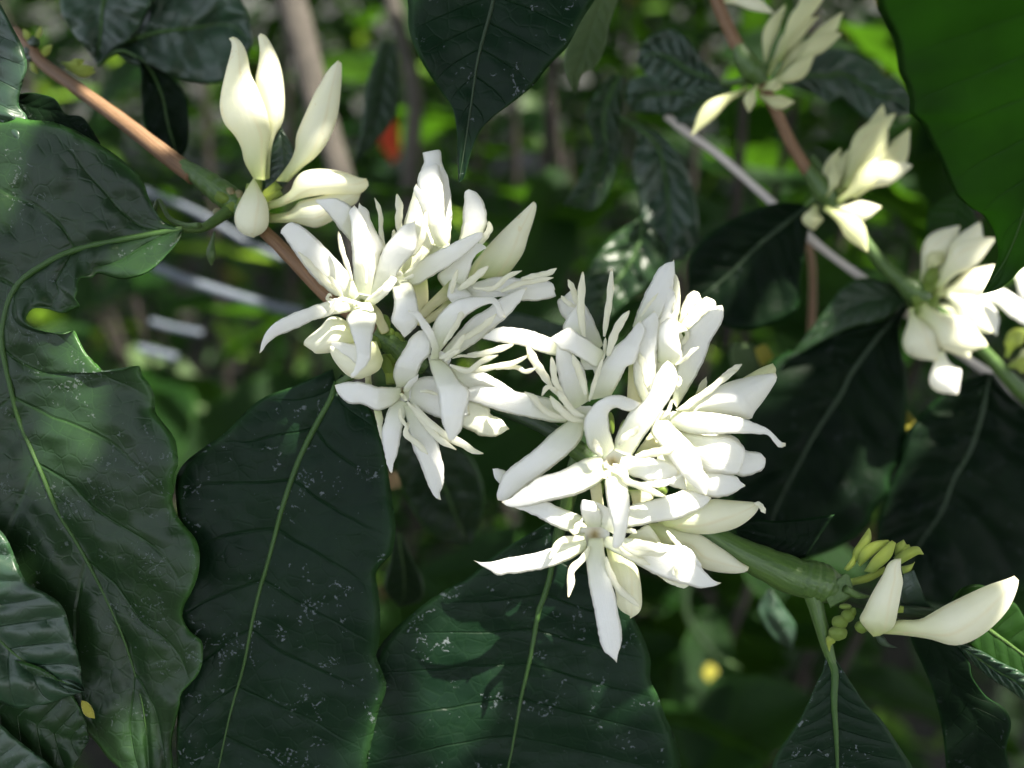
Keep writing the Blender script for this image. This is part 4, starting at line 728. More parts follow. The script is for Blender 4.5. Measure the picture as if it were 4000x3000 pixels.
leaf([(2415,462),(2490,530),(2470,650),(2500,800),(2520,950),(2570,1050)], [(2425,452),(2600,540),(2690,680),(2730,880),(2700,985),(2572,1052)], [-600, -700, -650], M=[(2420,456),(2560,560),(2600,700),(2615,850),(2605,960),(2571,1051)], mat='leaf_sheen', n=80, m=25, quilt=18, crink=50, ripple=24, group=GC, label='long crinkled leaf hanging below the others')
leaf([(3060,300),(3180,215),(3290,190),(3400,240),(3450,290),(3510,320),(3600,420)], [(3060,330),(3180,370),(3235,402),(3280,382),(3335,425),(3400,465),(3500,450),(3600,430)], [-620, -560], mat='leaf_sheen', n=70, m=21, quilt=20, crink=30, ripple=24, label='grey-green sheened leaf between the upper two bud clusters')
leaf([(3740,735),(3640,800),(3618,900),(3638,1000)], [(3760,745),(3815,850),(3830,950),(3740,1020),(3642,1005)], -350, mat='leaf_bright', n=50, m=15, quilt=10, rib=0, label='yellow-green leaf under the huge corner leaf')
ZOFF[0] = 0
leaf([(1560,1690),(1550,1850),(1620,2010),(1700,2100),(1840,2130)], [(1650,1680),(1800,1740),(1875,1850),(1890,1980),(1842,2128)], [-1300, -1400], mat='leaf_left', n=60, m=19, quilt=6, crink=30, label='blurred dark leaf behind the hanging petals, centre')
leaf([(1545,2080),(1520,2200),(1500,2300),(1560,2370)], [(1565,2080),(1610,2180),(1650,2260),(1650,2340),(1562,2372)], -1100, mat='leaf_left', n=40, m=13, quilt=3, rib=.6, label='small dark blurred leaf squeezed between the two big hanging leaves')
leaf([(1880,1270),(1990,1222),(2080,1236),(2215,1275)], [(1880,1330),(2000,1340),(2150,1325),(2215,1290)], -900, mat='leaf_sheen', n=40, m=13, quilt=8, rib=0, label='greyish leaf seen in the gap between the two flower clusters')
leaf([(1090,490),(1050,600),(1030,740)], [(1096,490),(1140,570),(1160,660),(1100,740)], -260, mat='leaf_sheen', n=40, m=13, quilt=6, rib=0, label='small grey-green leaf showing between the upright buds')
leaf([(2500,850),(2380,930),(2300,1050),(2270,1200),(2290,1340)], [(2520,860),(2600,960),(2580,1080),(2440,1190),(2292,1340)], [-1500, -1400], mat='leaf_left', n=50, m=15, quilt=30, crink=50, label='mid green leaf, out of focus, above the gap between the clusters')
leaf([(2390,290),(2290,430),(2320,560),(2260,700),(2200,800)], [(2440,300),(2425,450),(2430,560),(2400,700),(2330,820),(2202,802)], [-1500, -1400], mat='leaf_left', n=50, m=15, quilt=30, crink=40, label='blurred green leaf right of the top centre leaf tip')
leaf([(1490,160),(1430,330),(1410,500),(1380,640)], [(1550,180),(1560,350),(1530,480),(1382,642)], [-1900, -1800], mat='leaf_left', n=40, m=13, quilt=20, rib=0, label='blurred deep green leaf left of the orange-red one')

# ================================================================== THE BUDDING BRANCH AT THE RIGHT
ZOFF[0] = -780
B2 = empty('budding_coffee_branch', P(2790, -40, -330), label='thinner branch at the right with bunches of unopened cream buds, slightly out of focus', cat='branch')
tube('stem', [(2780, -60, -340), (2810, 30, -335), (2855, 130, -330), (2895, 210, -330)], [24, 24, 24, 28], M_['bark'], B2)
tube('node', [(2880, 180, -330), (2915, 245, -325), (2950, 290, -325), (2975, 330, -330)], [26, 40, 46, 26], M_['green_stem'], B2)
tube('stem', [(2965, 310, -330), (3020, 410, -330), (3080, 540, -325), (3140, 645, -320), (3185, 700, -315)], [22, 22, 22, 23, 26], M_['bark'], B2)
tube('node', [(3150, 655, -320), (3195, 715, -315), (3235, 770, -310), (3260, 810, -310)], [24, 36, 44, 28], M_['green_stem'], B2)
tube('stem', [(3250, 790, -312), (3330, 880, -310), (3400, 975, -300), (3480, 1065, -290), (3540, 1115, -285)], [24, 24, 24, 25, 32], M_['green_stem'], B2)
tube('node', [(3520, 1100, -285), (3565, 1135, -280), (3600, 1165, -280), (3630, 1190, -285)], [30, 44, 46, 28], M_['green_stem'], B2)
tube('stem', [(3610, 1180, -285), (3720, 1260, -290), (3850, 1380, -300), (3960, 1500, -310), (4100, 1640, -320)], [24, 24, 24, 30, 24], M_['green_stem'], B2)
for p in ([(2975, 300, -320), (3010, 240, -320), (3040, 210, -320)], [(2950, 300, -340), (2880, 320, -380), (2820, 325, -470)], [(3210, 745, -330), (3180, 780, -360), (3150, 805, -400)], [(3570, 1150, -300), (3558, 1170, -380), (3545, 1200, -480)], [(3250, 740, -340), (3230, 690, -360), (3170, 610, -380)]):
    tube('petiole', p, [16, 14, 12], M_['green_stem'], B2)
def bunch(items, mat='bud_green', z=-300):
    for i, it in enumerate(items):
        b, t_, w_ = it[0], it[1], it[2]; mt = it[3] if len(it) > 3 else mat
        budline('n', b, t_, w_ * 1.22, z + (i % 3) * 30 - 30, B2, M_[mt], bend=0.10 * (1 if i % 2 else -1), shape=.58)
bunch([((2990, 280), (3070, 15), 46), ((3010, 260), (3160, -60), 62), ((3040, 240), (3240, -40), 56), ((3050, 230), (3295, 45), 60), ((3090, 280), (3290, 130), 62, 'bud_green'), ((2990, 330), (3185, 210), 56),
       ((3030, 300), (3230, 150), 50), ((2960, 370), (3105, 398), 50), ((2975, 350), (3060, 340), 40), ((2920, 345), (2700, 530), 54, 'bud_green'), ((3000, 300), (3200, 60), 50), ((2960, 330), (2925, 440), 40)])
bunch([((2800, 5), (3025, 52), 50, 'bud')])
bunch([((3235, 790), (3285, 575), 46), ((3270, 750), (3450, 405), 96), ((3300, 740), (3500, 440), 84), ((3320, 760), (3555, 500), 90), ((3330, 770), (3565, 645), 84, 'bud'), ((3270, 790), (3430, 600), 70), ((3280, 770), (3350, 560), 50),
       ((3240, 800), (3443, 808), 66, 'bud'), ((3220, 810), (3390, 985), 72), ((3190, 800), (3180, 900), 70, 'bud_green'), ((3290, 780), (3520, 560), 60), ((3230, 770), (3260, 640), 40)], z=-290)
bunch([((3600, 1120), (3750, 880), 96, 'bud'), ((3640, 1100), (3830, 865), 110, 'bud'), ((3660, 1130), (3890, 930), 96, 'bud'), ((3650, 1150), (3892, 1035), 90, 'bud'), ((3700, 1150), (3835, 1270), 84, 'petal'),
       ((3600, 1190), (3860, 1350), 120, 'bud'), ((3620, 1200), (3880, 1300), 96, 'bud'), ((3570, 1200), (3660, 1410), 130, 'bud'), ((3590, 1220), (3790, 1400), 120, 'bud'), ((3670, 1370), (3740, 1540), 110, 'petal'), ((3620, 1090), (3700, 960), 60, 'bud_green')], z=-270)
for c_ in ((3635, 1080), (3620, 1130), (3650, 1110), (3600, 1200), (3640, 1190), (3590, 1160), (3625, 1215)): blob('calyx', 'n', c_, 26, 40, -250, M_['bud_young'], B2, ang=.5)
petal('n', [(3810, 1160), (3900, 1125), (3960, 1150), (4060, 1220)], [(3815, 1175), (3890, 1190), (3950, 1240), (4050, 1300)], -250, None, B2)
petal('n', [(3960, 1080), (4000, 1040), (4080, 1050)], [(3965, 1095), (3990, 1170), (4080, 1220)], -260, None, B2)
petal('n', [(3740, 1180), (3840, 1170), (3900, 1230), (3895, 1310)], [(3740, 1230), (3820, 1220), (3860, 1260), (3890, 1310)], -310, None, B2)
bunch([((3930, 1400), (4010, 1280), 60, 'bud_young'), ((3950, 1420), (4050, 1360), 60, 'bud_green'), ((3940, 1430), (4040, 1440), 56, 'bud_young'), ((3930, 1400), (3940, 1300), 40, 'bud_young')], z=-300)
leaf([(3555,1170),(3475,1235),(3316,1279),(3230,1300),(3136,1360),(3045,1392),(2960,1500),(2900,1700),(2860,1950),(2880,2120),(2980,2230)], [(3560,1180),(3515,1274),(3524,1383),(3540,1440),(3545,1500),(3538,1700),(3533,1771),(3475,1875),(3475,1929),(3407,1997),(3384,2065),(3250,2150),(2985,2232)],
     [-480, -560, -560, -520], M=[(3556,1175),(3488,1247),(3384,1374),(3316,1473),(3294,1523),(3226,1627),(3180,1700),(3100,1850),(3020,2020),(2982,2230)], mat='leaf_soft', ribmat='midrib_dark', parent=B2, n=90, quilt=26, crink=26, ripple=20, label='very dark broad leaf hanging from the lowest visible node')
leaf([(3850,1455),(3746,1500),(3633,1581),(3570,1649),(3538,1703),(3511,1816),(3470,1900),(3452,1975),(3429,2050),(3420,2200),(3480,2330)], [(3880,1455),(3949,1545),(4000,1590),(4100,1700),(4160,1900),(4150,2100),(4020,2280),(3800,2370),(3485,2332)],
     [-480, -560, -560, -500], M=[(3868,1460),(3836,1613),(3791,1753),(3723,1875),(3678,1997),(3588,2133),(3482,2331)], mat='leaf_soft', ribmat='midrib_dark', parent=B2, n=90, quilt=30, crink=30, ripple=20, label='ribbed dark leaf at the right with bluish highlights')
leaf([(3145,800),(3080,790),(3000,800),(2870,850),(2760,920),(2690,1020),(2690,1200)], [(3170,812),(3150,950),(3125,1100),(3120,1200),(3040,1260),(2880,1290),(2692,1202)],
     [-420, -520], M=[(3160,805),(3060,880),(2960,960),(2850,1070),(2691,1201)], mat='leaf_soft', ribmat='midrib_dark', parent=B2, n=70, quilt=14, crink=26, label='dark leaf hanging from the middle node')
leaf([(3540,1130),(3400,1085),(3300,1115),(3200,1240),(3080,1400)], [(3550,1170),(3450,1250),(3300,1290),(3082,1402)], [-420, -480], mat='leaf_left', parent=B2, n=50, m=15, quilt=10, rib=0, label='narrow green leaf behind the very dark one')

# ================================================================== DEAD TWIG, TRUNKS, RODS
ZOFF[0] = -900
o = tube('dry_twig', [(2600, 450, -600), (2680, 515, -590), (2800, 600, -570), (2970, 750, -560), (3135, 905, -545), (3240, 992, -540), (3385, 1100, -535), (3560, 1240, -530), (3735, 1372, -525), (3865, 1462, -520), (4010, 1572, -515), (4150, 1690, -510)], [14, 15, 16, 14, 17, 15, 17, 15, 15, 17, 15, 15], M_['twig'], None, n=90, knob=0.08)
ZOFF[0] = 0
tag(o, 'pale pinkish dry twig running straight behind the budding branch', 'twig')
for p, rd, lb in (([(1090, -150, -5200), (1135, 0, -5200), (1180, 150, -5200), (1215, 300, -5200), (1250, 430, -5200), (1295, 560, -5200), (1335, 700, -5200), (1365, 850, -5200), (1400, 1100, -5200), (1420, 1600, -5200)], [64, 60, 56, 52, 48, 46, 44, 42, 42, 42], 'thick grey-brown trunk behind the upright buds'),
                  ([(1500, -150, -7000), (1530, 0, -7000), (1565, 130, -7000), (1600, 260, -7000), (1622, 400, -7000), (1610, 560, -7000), (1600, 800, -7000), (1600, 1300, -7000)], [34, 33, 32, 34, 34, 36, 36, 36], 'brown slimmer trunk beside the orange-red leaf'),
                  ([(3150, 900, -2500), (3165, 980, -2500), (3175, 1100, -2500), (3165, 1350, -2500), (3120, 1900, -2500)], [13, 13, 13, 13, 12], 'thin brown stem behind the dark leaves at right')):
    tag(tube('trunk', p, rd, M_['bark_grey'] if rd[0] > 20 else M_['bark'], None, knob=.06, n=60), lb, 'trunk' if rd[0] > 20 else 'stem')
RODM = mat_plain('white_painted_metal', (0.07, 0.085, 0.105), (0.10, 0.12, 0.15), 40, 0.35, 0.0005)
for p, rd, lb in (([(560, 745, -5000), (770, 830, -5000), (1000, 965, -5000), (1110, 1010, -5000)], 13, 'upper pale metal rod, passing behind the upper left node'),
                  ([(600, 1040, -4800), (760, 1105, -4800), (1000, 1180, -4800), (1190, 1225, -4800)], 19, 'lower and thickest pale metal rod, left of the star flower'),
                  ([(590, 1255, -6500), (680, 1280, -6500), (790, 1302, -6500)], 13, 'short pale rod under the thick one'), ([(545, 1360, -6500), (690, 1398, -6500)], 16, 'lowest short pale rod, left of the dark hanging leaf')):
    tag(tube('metal_rod', p, [rd, rd], RODM, None, seg=12, n=24), lb, 'rod', 'pale metal rods behind the left leaves')
leaf([(1515,430),(1488,500),(1490,570),(1535,635)], [(1520,430),(1556,500),(1562,590),(1540,635)], -9500, mat='leaf_red', n=24, m=9, rib=0, quilt=10, tilt=-.2, label='orange-red leaf glowing beside the slimmer trunk')

leaf([(2860,1340),(2850,1400),(2880,1470),(2960,1480)], [(2880,1335),(2960,1350),(3000,1410),(2965,1480)], -1500, mat='leaf_pale', n=24, m=9, rib=0, quilt=4, label='pale blurred leaf above the sunlit pointed bud of the right cluster')
leaf([(2950,1360),(2990,1345),(3020,1390)], [(2950,1375),(2975,1430),(3018,1400)], -1450, mat='leaf_yellow', n=20, m=7, rib=0, quilt=0, label='small yellow leaf fragment above the sunlit pointed bud')
leaf([(3530,1600),(3490,1650),(3530,1700)], [(3540,1600),(3575,1650),(3534,1700)], -1400, mat='leaf_yellow', n=20, m=7, rib=0, quilt=0, label='small pale yellow leaf between the two dark leaves at right')
leaf([(2770,2590),(2738,2625),(2765,2662)], [(2775,2590),(2805,2625),(2770,2662)], -5600, mat='leaf_yellow', n=20, m=7, rib=0, quilt=0, label='round yellow leaf glowing in the dark under the thick green stem')
tag(tube('green_shoot', [(2690, 2230, -5200), (2680, 2380, -5200), (2720, 2470, -5200), (2800, 2560, -5200), (2890, 2610, -5200)], [12, 13, 12, 11, 7], M_['green_stem'], None), 'curved bright green shoot in the dark below the right cluster', 'shoot')
leaf([(3000,2300),(2960,2380),(3010,2480),(3090,2540)], [(3010,2300),(3060,2370),(3110,2450),(3092,2540)], -1300, mat='leaf_sheen', n=30, m=11, quilt=2, crink=40, rib=0, label='pale highlighted leaf just left of the petiole at lower right')

# ================================================================== GROUND AND BACKGROUND
def mat_ground():
    s = NT('leaf_litter_soil'); tc = s.n('TexCoord'); co = tc.outputs['Object']
    a = s.noise(9, co, 6, 0.7); b = s.noise(60, co, 4)
    col = s.ramp(a, [(0.35, (0.004, 0.005, 0.003)), (0.55, (0.012, 0.012, 0.007)), (0.75, (0.05, 0.038, 0.024))])
    col = s.mix(s.math('MULTIPLY', s.math('GREATER_THAN', b, 0.66), 0.5), col, (0.06, 0.05, 0.03))
    s.l(col, s.b.inputs['Base Color']); s.set(Roughness=0.95); s.bump(s.math('ADD', a, b), 0.03, 0.8)
    return s.m
gx, gy = 96, 96; V = []; F = []
def ax(n): u = np.linspace(-1, 1, n); return np.sign(u) * (np.abs(u) ** 2.6) * 120
for yy in ax(gy):
    for xx in ax(gx):
        h = 0.10 * noise.noise(Vector((xx * 0.6, yy * 0.6, 0))) + 0.03 * noise.noise(Vector((xx * 4, yy * 4, 1)))
        V.append((xx, yy + 1.5, h + 0.012 * max(0, yy)))
for i in range(gy - 1):
    for j in range(gx - 1): F.append((i * gx + j, i * gx + j + 1, (i + 1) * gx + j + 1, (i + 1) * gx + j))
g = link_mesh('ground', V, F, mat_ground(), None, origin=(0, 0, 0)); tag(g, kind='structure')

def leaf_shape(n=13, m=7, length=1.0, wid=0.42, curl=0.18, fold=0.10, seed=0):
    V = []; UV = []; r_ = random.Random(seed)
    p1, p2 = r_.random() * 6, r_.random() * 6
    for i in range(n):
        t = i / (n - 1); w_ = wid * 0.5 * (math.sin(math.pi * min(1, t * 0.93 + 0.02)) ** 0.8) * (1 - 0.25 * t) + 0.004
        if i == n - 1: w_ = 0.003
        for j in range(m):
            v = -1 + 2 * j / (m - 1)
            z = -curl * t * t + fold * w_ * 3 * abs(v) + 0.02 * abs(v) ** 2 * math.sin(t * 14 + (p1 if v > 0 else p2)) + 0.006 * math.sin(t * 40 - abs(v) * 6)
            V.append((t * length, v * w_, z)); UV.append((t, (v + 1) / 2))
    F = [(i * m + j, (i + 1) * m + j, (i + 1) * m + j + 1, i * m + j + 1) for i in range(n - 1) for j in range(m - 1)]
    return np.array(V), F, np.array(UV)
shapes = [leaf_shape(seed=s_, curl=c_, wid=w_) for s_, c_, w_ in ((1, .10, .42), (2, .25, .46), (3, .38, .38), (4, -0.1, .44))]
MATS = ['leaf_left', 'leaf', 'leaf_young', 'leaf_sheen', 'leaf_left', 'leaf_bright', 'leaf_pale']
lib = {}
def lib_mesh(si, mt):
    if (si, mt) not in lib:
        Vv, Ff, uv = shapes[si]; me = bpy.data.meshes.new('background_leaf'); me.from_pydata(Vv.tolist(), [], Ff); me.materials.append(M_[mt])
        me.polygons.foreach_set('use_smooth', [True] * len(Ff))
        ul = me.uv_layers.new(name='UVMap'); li = np.empty(len(me.loops), dtype=np.int32); me.loops.foreach_get('vertex_index', li)
        ul.data.foreach_set('uv', uv[li].astype(np.float32).ravel()); me.update(); lib[(si, mt)] = me
    return lib[(si, mt)]
def rot_dir(d, roll):
    d = Vector(d).normalized(); q = d.to_track_quat('X', 'Z'); return q @ Matrix.Rotation(roll, 4, 'X').to_quaternion()
BGM = {}
def shrub(base_px, z, hgt, label, nl=34, spread=0.16, lsize=(0.07, 0.11), mats=('leaf_bg', 'leaf', 'leaf_bg', 'leaf_sheen'), seed=1, nb=4):
    """a coffee shrub: thin stems with opposite leaves, growing from the ground"""
    r_ = random.Random(seed); b = P(*base_px, z); root = empty('coffee_shrub', (b.x, b.y, 0.02), label=label, cat='shrub', group='coffee shrubs in the blurred background')
    for s_ in range(nb):
        q0 = Vector((b.x, b.y, 0.0)) + Vector((r_.uniform(-.03, .03), r_.uniform(-.03, .03), 0))
        top = Vector((b.x + r_.uniform(-spread, spread), b.y + r_.uniform(-spread * .6, spread * .9), b.z + hgt * r_.uniform(.6, 1.0)))
        mid = (q0 + top) / 2 + Vector((r_.uniform(-.06, .06), r_.uniform(-.06, .06), .1))
        pts = []
        for i in range(9):
            t = i / 8; pts.append(q0 * (1 - t) ** 2 + mid * 2 * t * (1 - t) + top * t * t)
        Vv = []; Ff = []
        for i, p in enumerate(pts):
            rad = 0.006 * (1 - .7 * i / 8)
            for j in range(6): a = j * math.pi / 3; Vv.append((p.x + rad * math.cos(a), p.y + rad * math.sin(a), p.z))
        for i in range(8):
            for j in range(6): Ff.append((i * 6 + j, i * 6 + (j + 1) % 6, (i + 1) * 6 + (j + 1) % 6, (i + 1) * 6 + j))
        link_mesh('stem', Vv, Ff, M_['bark_dark'], root)
        for i in range(nl // nb):
            t = 1 - (i / (nl / nb)) ** 1.2 * 0.62
            p = q0 * (1 - t) ** 2 + mid * 2 * t * (1 - t) + top * t * t
            a = r_.uniform(0, 2 * math.pi); d = Vector((math.cos(a), math.sin(a), r_.uniform(-.7, .35)))
            o = bpy.data.objects.new('leaf', lib_mesh(r_.randrange(4), r_.choice(mats))); COL.objects.link(o)
            sz = r_.uniform(*lsize); o.parent = root; o.location = p + d.normalized() * 0.01 - WL[root.name]
            o.rotation_mode = 'QUATERNION'; o.rotation_quaternion = rot_dir(d, r_.uniform(-.6, .6)); o.scale = (sz, sz, sz)
for i, (px, z, h, sp, lb, mats) in enumerate((
        ((2350, 900), -3200, .10, .10, 'shrub right behind the gap between the two flower clusters', ('leaf_bg', 'leaf_bg', 'leaf_bg', 'leaf_bg')),
        ((3000, 1100), -4200, .14, .16, 'shrub behind the dry twig', ('leaf_bg', 'leaf_bg', 'leaf_bg', 'leaf_bg')),
        ((3500, 1500), -5200, .16, .20, 'shrub behind the very dark broad leaf at right', ('leaf_bg', 'leaf_bg', 'leaf_bg')),
        ((2050, 2000), -4200, .08, .14, 'low shrub behind the gap under the central flowers', ('leaf_bg', 'leaf_bg', 'leaf_bg')),
        ((2900, 2700), -3600, .06, .12, 'low shrub at the bottom right, dark', ('leaf_bg', 'leaf_bg', 'leaf_bg')),
        ((3600, 2700), -4600, .06, .16, 'low shrub in the lower right corner', ('leaf_bg', 'leaf_bg', 'leaf_bg')),
        ((1000, 1500), -5200, .05, .12, 'low shrub under the pale rods', ('leaf_bg', 'leaf_bg', 'leaf_bg')),
        ((700, 300), -7000, .20, .28, 'shrub beyond the silvery leaves at upper left', ('leaf_bg', 'leaf_young', 'leaf_bg', 'leaf_pale')),
        ((2600, 400), -7000, .22, .28, 'shrub at the top right of the centre leaf', ('leaf_bg', 'leaf_bg', 'leaf_bg'))) ):
    shrub(px, z * 1.7, h, lb, nl=32 if i < 7 else 40, spread=sp, seed=(20 if i not in (4, 5) else 70) + i, mats=mats)

# far foliage that reads as one mass
def mass(name, n, pos, size, mat, seed, kind='stuff', droop=(-.8, .5), keep=None):
    r_ = random.Random(seed); base = [leaf_shape(6, 3, seed=s_, curl=c_) for s_, c_ in ((5, .15), (6, .3))]
    VV = []; FF = []; UU = []; MI = []; off = 0
    for i in range(n):
        p = pos(r_)
        if keep and not keep(p): continue
        Vv, Ff, uv = base[i % 2]; a = r_.uniform(0, 6.283); d = Vector((math.cos(a), math.sin(a), r_.uniform(*droop)))
        q = rot_dir(d, r_.uniform(-.8, .8)).to_matrix(); sz = r_.uniform(*size)
        W = (np.array(q) @ (Vv * sz).T).T + np.array(p)
        VV.append(W); FF += [tuple(x + off for x in f_) for f_ in Ff]; UU.append(uv); off += len(Vv); k_ = r_.choices(range(len(mat)), weights=[m_[1] for m_ in mat])[0]; MI += [k_] * len(Ff)
    o = link_mesh(name, np.vstack(VV), FF, [M_[m_[0]] for m_ in mat], None, uv=np.vstack(UU), origin=(0, 0, 0), mi=MI)
    return tag(o, kind=kind)
def wall(r_):
    y = 0.75 + 3.2 * r_.random() ** 0.8; x = r_.uniform(-1, 1) * (y * 0.85 + 0.3)
    top = 0.35 + y * 0.55
    return (x, y, top * r_.random() ** 0.8 + 0.02)
def ok_wall(p):
    x, y, z = p; c = Vector(p) - CAM; d = -c.dot(BK); u = 2000 + c.dot(RX) / d * D0 / S; v = 1500 - c.dot(UP) / d * D0 / S
    if 450 < u < 1700 and -100 < v < 1450 and d < 1.6 and random.Random(int(u * 7 + v)).random() < 0.75: return False
    return True
mass('far_foliage', 9500, wall, (0.06, 0.13), [('leaf_bg', 5), ('leaf_bg', 4), ('leaf_young', .7), ('leaf_pale', .35), ('leaf_bright', 1), ('leaf_sheen', .1), ('leaf_yellow', .12)], 3, keep=ok_wall)['label'] = 'dense blurred foliage far behind'
def hedge(r_):
    y = r_.uniform(3.6, 6.0); return (r_.uniform(-6, 6), y, 4.2 * r_.random() + .02)
mass('distant_foliage', 12000, hedge, (0.14, 0.30), [('leaf_bg', 4), ('leaf_bg', 4), ('leaf_young', .8), ('leaf_pale', .5)], 4)['label'] = 'trees closing the view at the back'
def litter(r_):
    y = 0.5 + 3.0 * r_.random(); x = r_.uniform(-1, 1) * (y * 0.8 + .2); return (x, y, 0.02 + 0.03 * r_.random() + 0.012 * y + 0.05 * noise.noise(Vector((x, y, 0))) + .02)
mass('leaf_litter', 1200, litter, (0.03, 0.09), [('leaf_yellow', .6), ('bark', 3), ('leaf_pale', 2), ('twig', .5), ('leaf_young', 3), ('bark_dark', 5)], 5, droop=(-.1, .3))['label'] = 'fallen leaves lying on the soil'

# ================================================================== LEAVES ADDED OUT OF VIEW OVERHEAD TO SHAPE SUN AND SHADE
T1 = SUN.cross(Vector((0, 0, 1))).normalized(); T2 = SUN.cross(T1).normalized()
def sproj(p): return (p.dot(T1), p.dot(T2))
C0 = P(2000, 1500, 0)
LIT = [((2960, 1720, 180), 4.2), ((2850, 1800, 180), 2.8), ((2720, 2230, 150), 2.4), ((2860, 2060, 100), 2.5), ((2060, 1325, 200), 3.2), ((2950, 1550, 120), 2.4),
       ((1345, 1080, 180), 1.3), ((1440, 1235, 160), 1.2), ((1700, 800, 80), 2.4), ((1290, 1260, 80), 1.2),
       ((985, 450, -180), 1.5), ((1070, 300, -200), .8), ((560, 540, -360), 3.5), ((400, 420, -440), 3.0), ((1230, 720, -190), 2),
       ((320, 1570, 0), 3.0), ((480, 1080, 20), 1.5), ((60, 560, 20), 2.5), ((20, 2230, 120), 1.5), ((2180, 2020, 150), .8),
       ((1640, 2540, -180), .7), ((1690, 2720, -185), .5), ((1800, 2880, -190), .8), ((1450, 2870, -90), .9), ((520, 2940, 10), .9), ((3500, 280, 430), 5),
       ((3750, 300, 620), 11), ((3920, 250, 780), 14), ((3900, 700, 480), 12), ((3800, 850, 330), 6), ((3940, 1000, 290), 7), ((3950, 2450, -90), 6), ((3560, 500, -850), 3), ((3880, 1180, -1050), 3.5), ((3700, 1480, -1050), 2), ((3850, 1330, -1050), 2), ((150, 120, -5000), 14), ((1350, 120, -9000), 30), ((1480, 60, -7000), 16), ((1000, 1000, -6500), 16), ((700, 1550, -5000), 10), ((2850, 40, -6000), 10), ((800, 1050, -5500), 10), ((500, 80, -7000), 12),
       ((3250, 900, -1000), 3), ((3300, 1040, -1000), 5), ((3800, 1420, -970), 5), ((2820, 620, -1020), 2), ((3300, 340, -580), 3), ((2860, 2110, -40), 2.5), ((2880, 30, -890), 4),
       ((900, 1150, -4800), 10), ((880, 900, -5000), 6), ((2770, 2625, -5600), 3), ((2760, 2520, -5200), 8), ((2980, 1390, -1450), 4), ((3535, 1650, -1400), 4), ((2900, 1400, -1500), 2), ((3020, 2400, -1300), 3), ((620, 1370, -6500), 14), ((700, 1280, -6500), 8), ((1520, 560, -7500), 12), ((1280, 600, -5200), 6), ((1600, 330, -7000), 6)]
rs_ = random.Random(77)
SPARK = [(rs_.uniform(-100, 4100), rs_.uniform(-100, 3000), -rs_.uniform(4500, 16000)) for _ in range(190)]
SPARK = [q for q in SPARK if rs_.random() < (1.0 if q[0] < 1900 and q[1] < 1700 else .7 if q[1] < 1000 else .22)]
LIT += [(q, rs_.uniform(5, 11)) for q in SPARK]
lit = [(*sproj(P(*q)), r_ * 1e-3) for q, r_ in LIT]
cx0, cy0 = sproj(C0)
def canopy(name, n, H, half, size, seed, label, use_lit=True, cover=None, centre=(0, 0), band=.05):
    r_ = random.Random(seed); base = leaf_shape(6, 3, seed=9, curl=.12); VV = []; FF = []; UU = []; off = 0
    for i in range(n):
        u = cx0 + centre[0] + r_.uniform(-half, half); v = cy0 + centre[1] + r_.uniform(-half, half); sz = r_.uniform(*size)
        a = r_.uniform(0, 6.283); du, dv = math.cos(a), math.sin(a)
        if use_lit:
            bad = False
            for lu, lv, lr in lit:
                for s_ in (0, .25, .5, .75, 1):
                    if (u + du * sz * s_ - lu) ** 2 + (v + dv * sz * s_ - lv) ** 2 < (lr + sz * .17) ** 2: bad = True; break
                if bad: break
            if bad: continue
        if cover and not cover(u, v): continue
        h = H + r_.uniform(-band, band)
        p = C0 + T1 * (u - cx0) + T2 * (v - cy0) + SUN * h
        d = T1 * du + T2 * dv + SUN * r_.uniform(-.25, .25)
        X = d.normalized(); Z = (SUN + T1 * r_.uniform(-.4, .4) + T2 * r_.uniform(-.4, .4)).normalized(); Y = Z.cross(X).normalized(); Z = X.cross(Y)
        Mx = np.array([[X[k], Y[k], Z[k]] for k in range(3)])
        Vv, Ff, uv = base; W = (Mx @ (Vv * sz).T).T + np.array(p)
        VV.append(W); FF += [tuple(x + off for x in f_) for f_ in Ff]; UU.append(uv); off += len(Vv)
    o = link_mesh(name, np.vstack(VV), FF, M_['leaf_left'], None, uv=np.vstack(UU), origin=tuple(VV[0][0]))
    return tag(o, label, kind='stuff')
canopy('unseen_shade_leaves', 13000, 0.40, 0.17, (0.012, 0.022), 11, 'unseen leaves above the flowers, gaps shaped to let sun through')  # out-of-view leaves, left open along the rays that should reach the flowers
canopy('added_shade_ring', 5200, 0.46, 0.44, (0.035, 0.065), 14, 'wider unseen ring of leaves overhead, added to shade the background', cover=lambda u, v: max(abs(u - cx0), abs(v - cy0)) > 0.135)  # added out of view to block sun around the near leaves
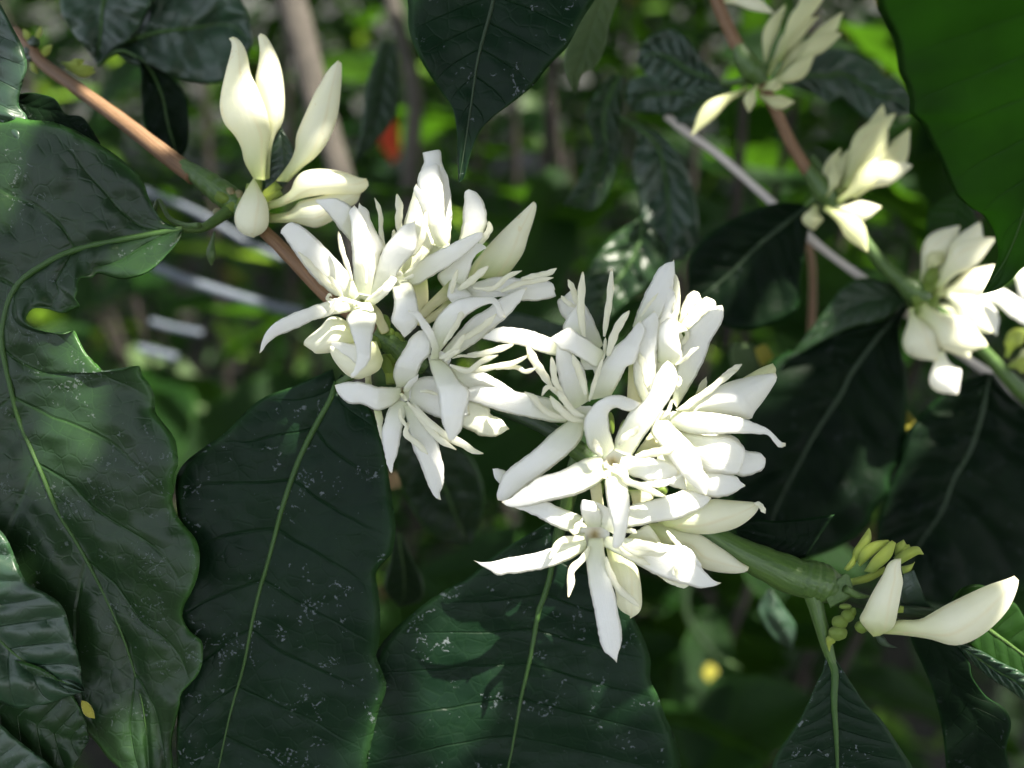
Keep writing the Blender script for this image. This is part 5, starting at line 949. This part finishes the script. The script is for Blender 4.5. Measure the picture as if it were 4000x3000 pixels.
def crown(name, n, seed):
    r_ = random.Random(seed); base = leaf_shape(6, 3, seed=9, curl=.12); VV = []; FF = []; UU = []; off = 0
    spark = [sproj(P(*q)) for q in SPARK]
    far_lit = [sproj(P(*q)) for q in ((1480, 60, -7000), (2850, 40, -6000), (500, 80, -7000), (700, 1550, -5000), (2980, 1390, -1450), (900, 1150, -4800), (620, 1370, -6500), (1520, 560, -7500), (1000, 1100, -6500), (1240, 450, -5200), (1400, 150, -9000), (1300, 200, -6500), (150, 100, -5000), (3900, 1300, -2500))]
    for i in range(n):
        gx_ = r_.uniform(-4.2, 4.2); gy_ = r_.uniform(0.15, 7.5)                # ground point the leaf would shade
        p = Vector((gx_, gy_, 0.6)) + SUN * r_.uniform(1.9, 2.5)
        if noise.noise(Vector((gx_ * 4.5, gy_ * 4.5, 2))) < (-0.10 if gx_ < -0.02 * gy_ - .02 else -0.42): continue
        sz = r_.uniform(.10, .20); u, v = sproj(p); 
        if math.hypot(u - cx0, v - cy0) < 0.26: continue
        if any(math.hypot(u - lu, v - lv) < 0.13 for lu, lv in far_lit) or any(math.hypot(u + sz * .3 * 0 - lu, v - lv) < 0.085 for lu, lv in spark): continue
        a = r_.uniform(0, 6.283); X = (T1 * math.cos(a) + T2 * math.sin(a) + SUN * r_.uniform(-.3, .3)).normalized()
        Z = (SUN + T1 * r_.uniform(-.4, .4) + T2 * r_.uniform(-.4, .4)).normalized(); Y = Z.cross(X).normalized(); Z = X.cross(Y)
        Mx = np.array([[X[k], Y[k], Z[k]] for k in range(3)]); Vv, Ff, uv = base
        VV.append((Mx @ (Vv * sz).T).T + np.array(p)); FF += [tuple(x + off for x in f_) for f_ in Ff]; UU.append(uv); off += len(Vv)
    return tag(link_mesh(name, np.vstack(VV), FF, M_['leaf_left'], None, uv=np.vstack(UU), origin=tuple(VV[0][0])), 'unseen high layer of leaves, gapped to dapple the background with sun', kind='stuff')
crown('unseen_shade_canopy', 27000, 12)  # out-of-view leaf layer, holes placed where the background should catch sun
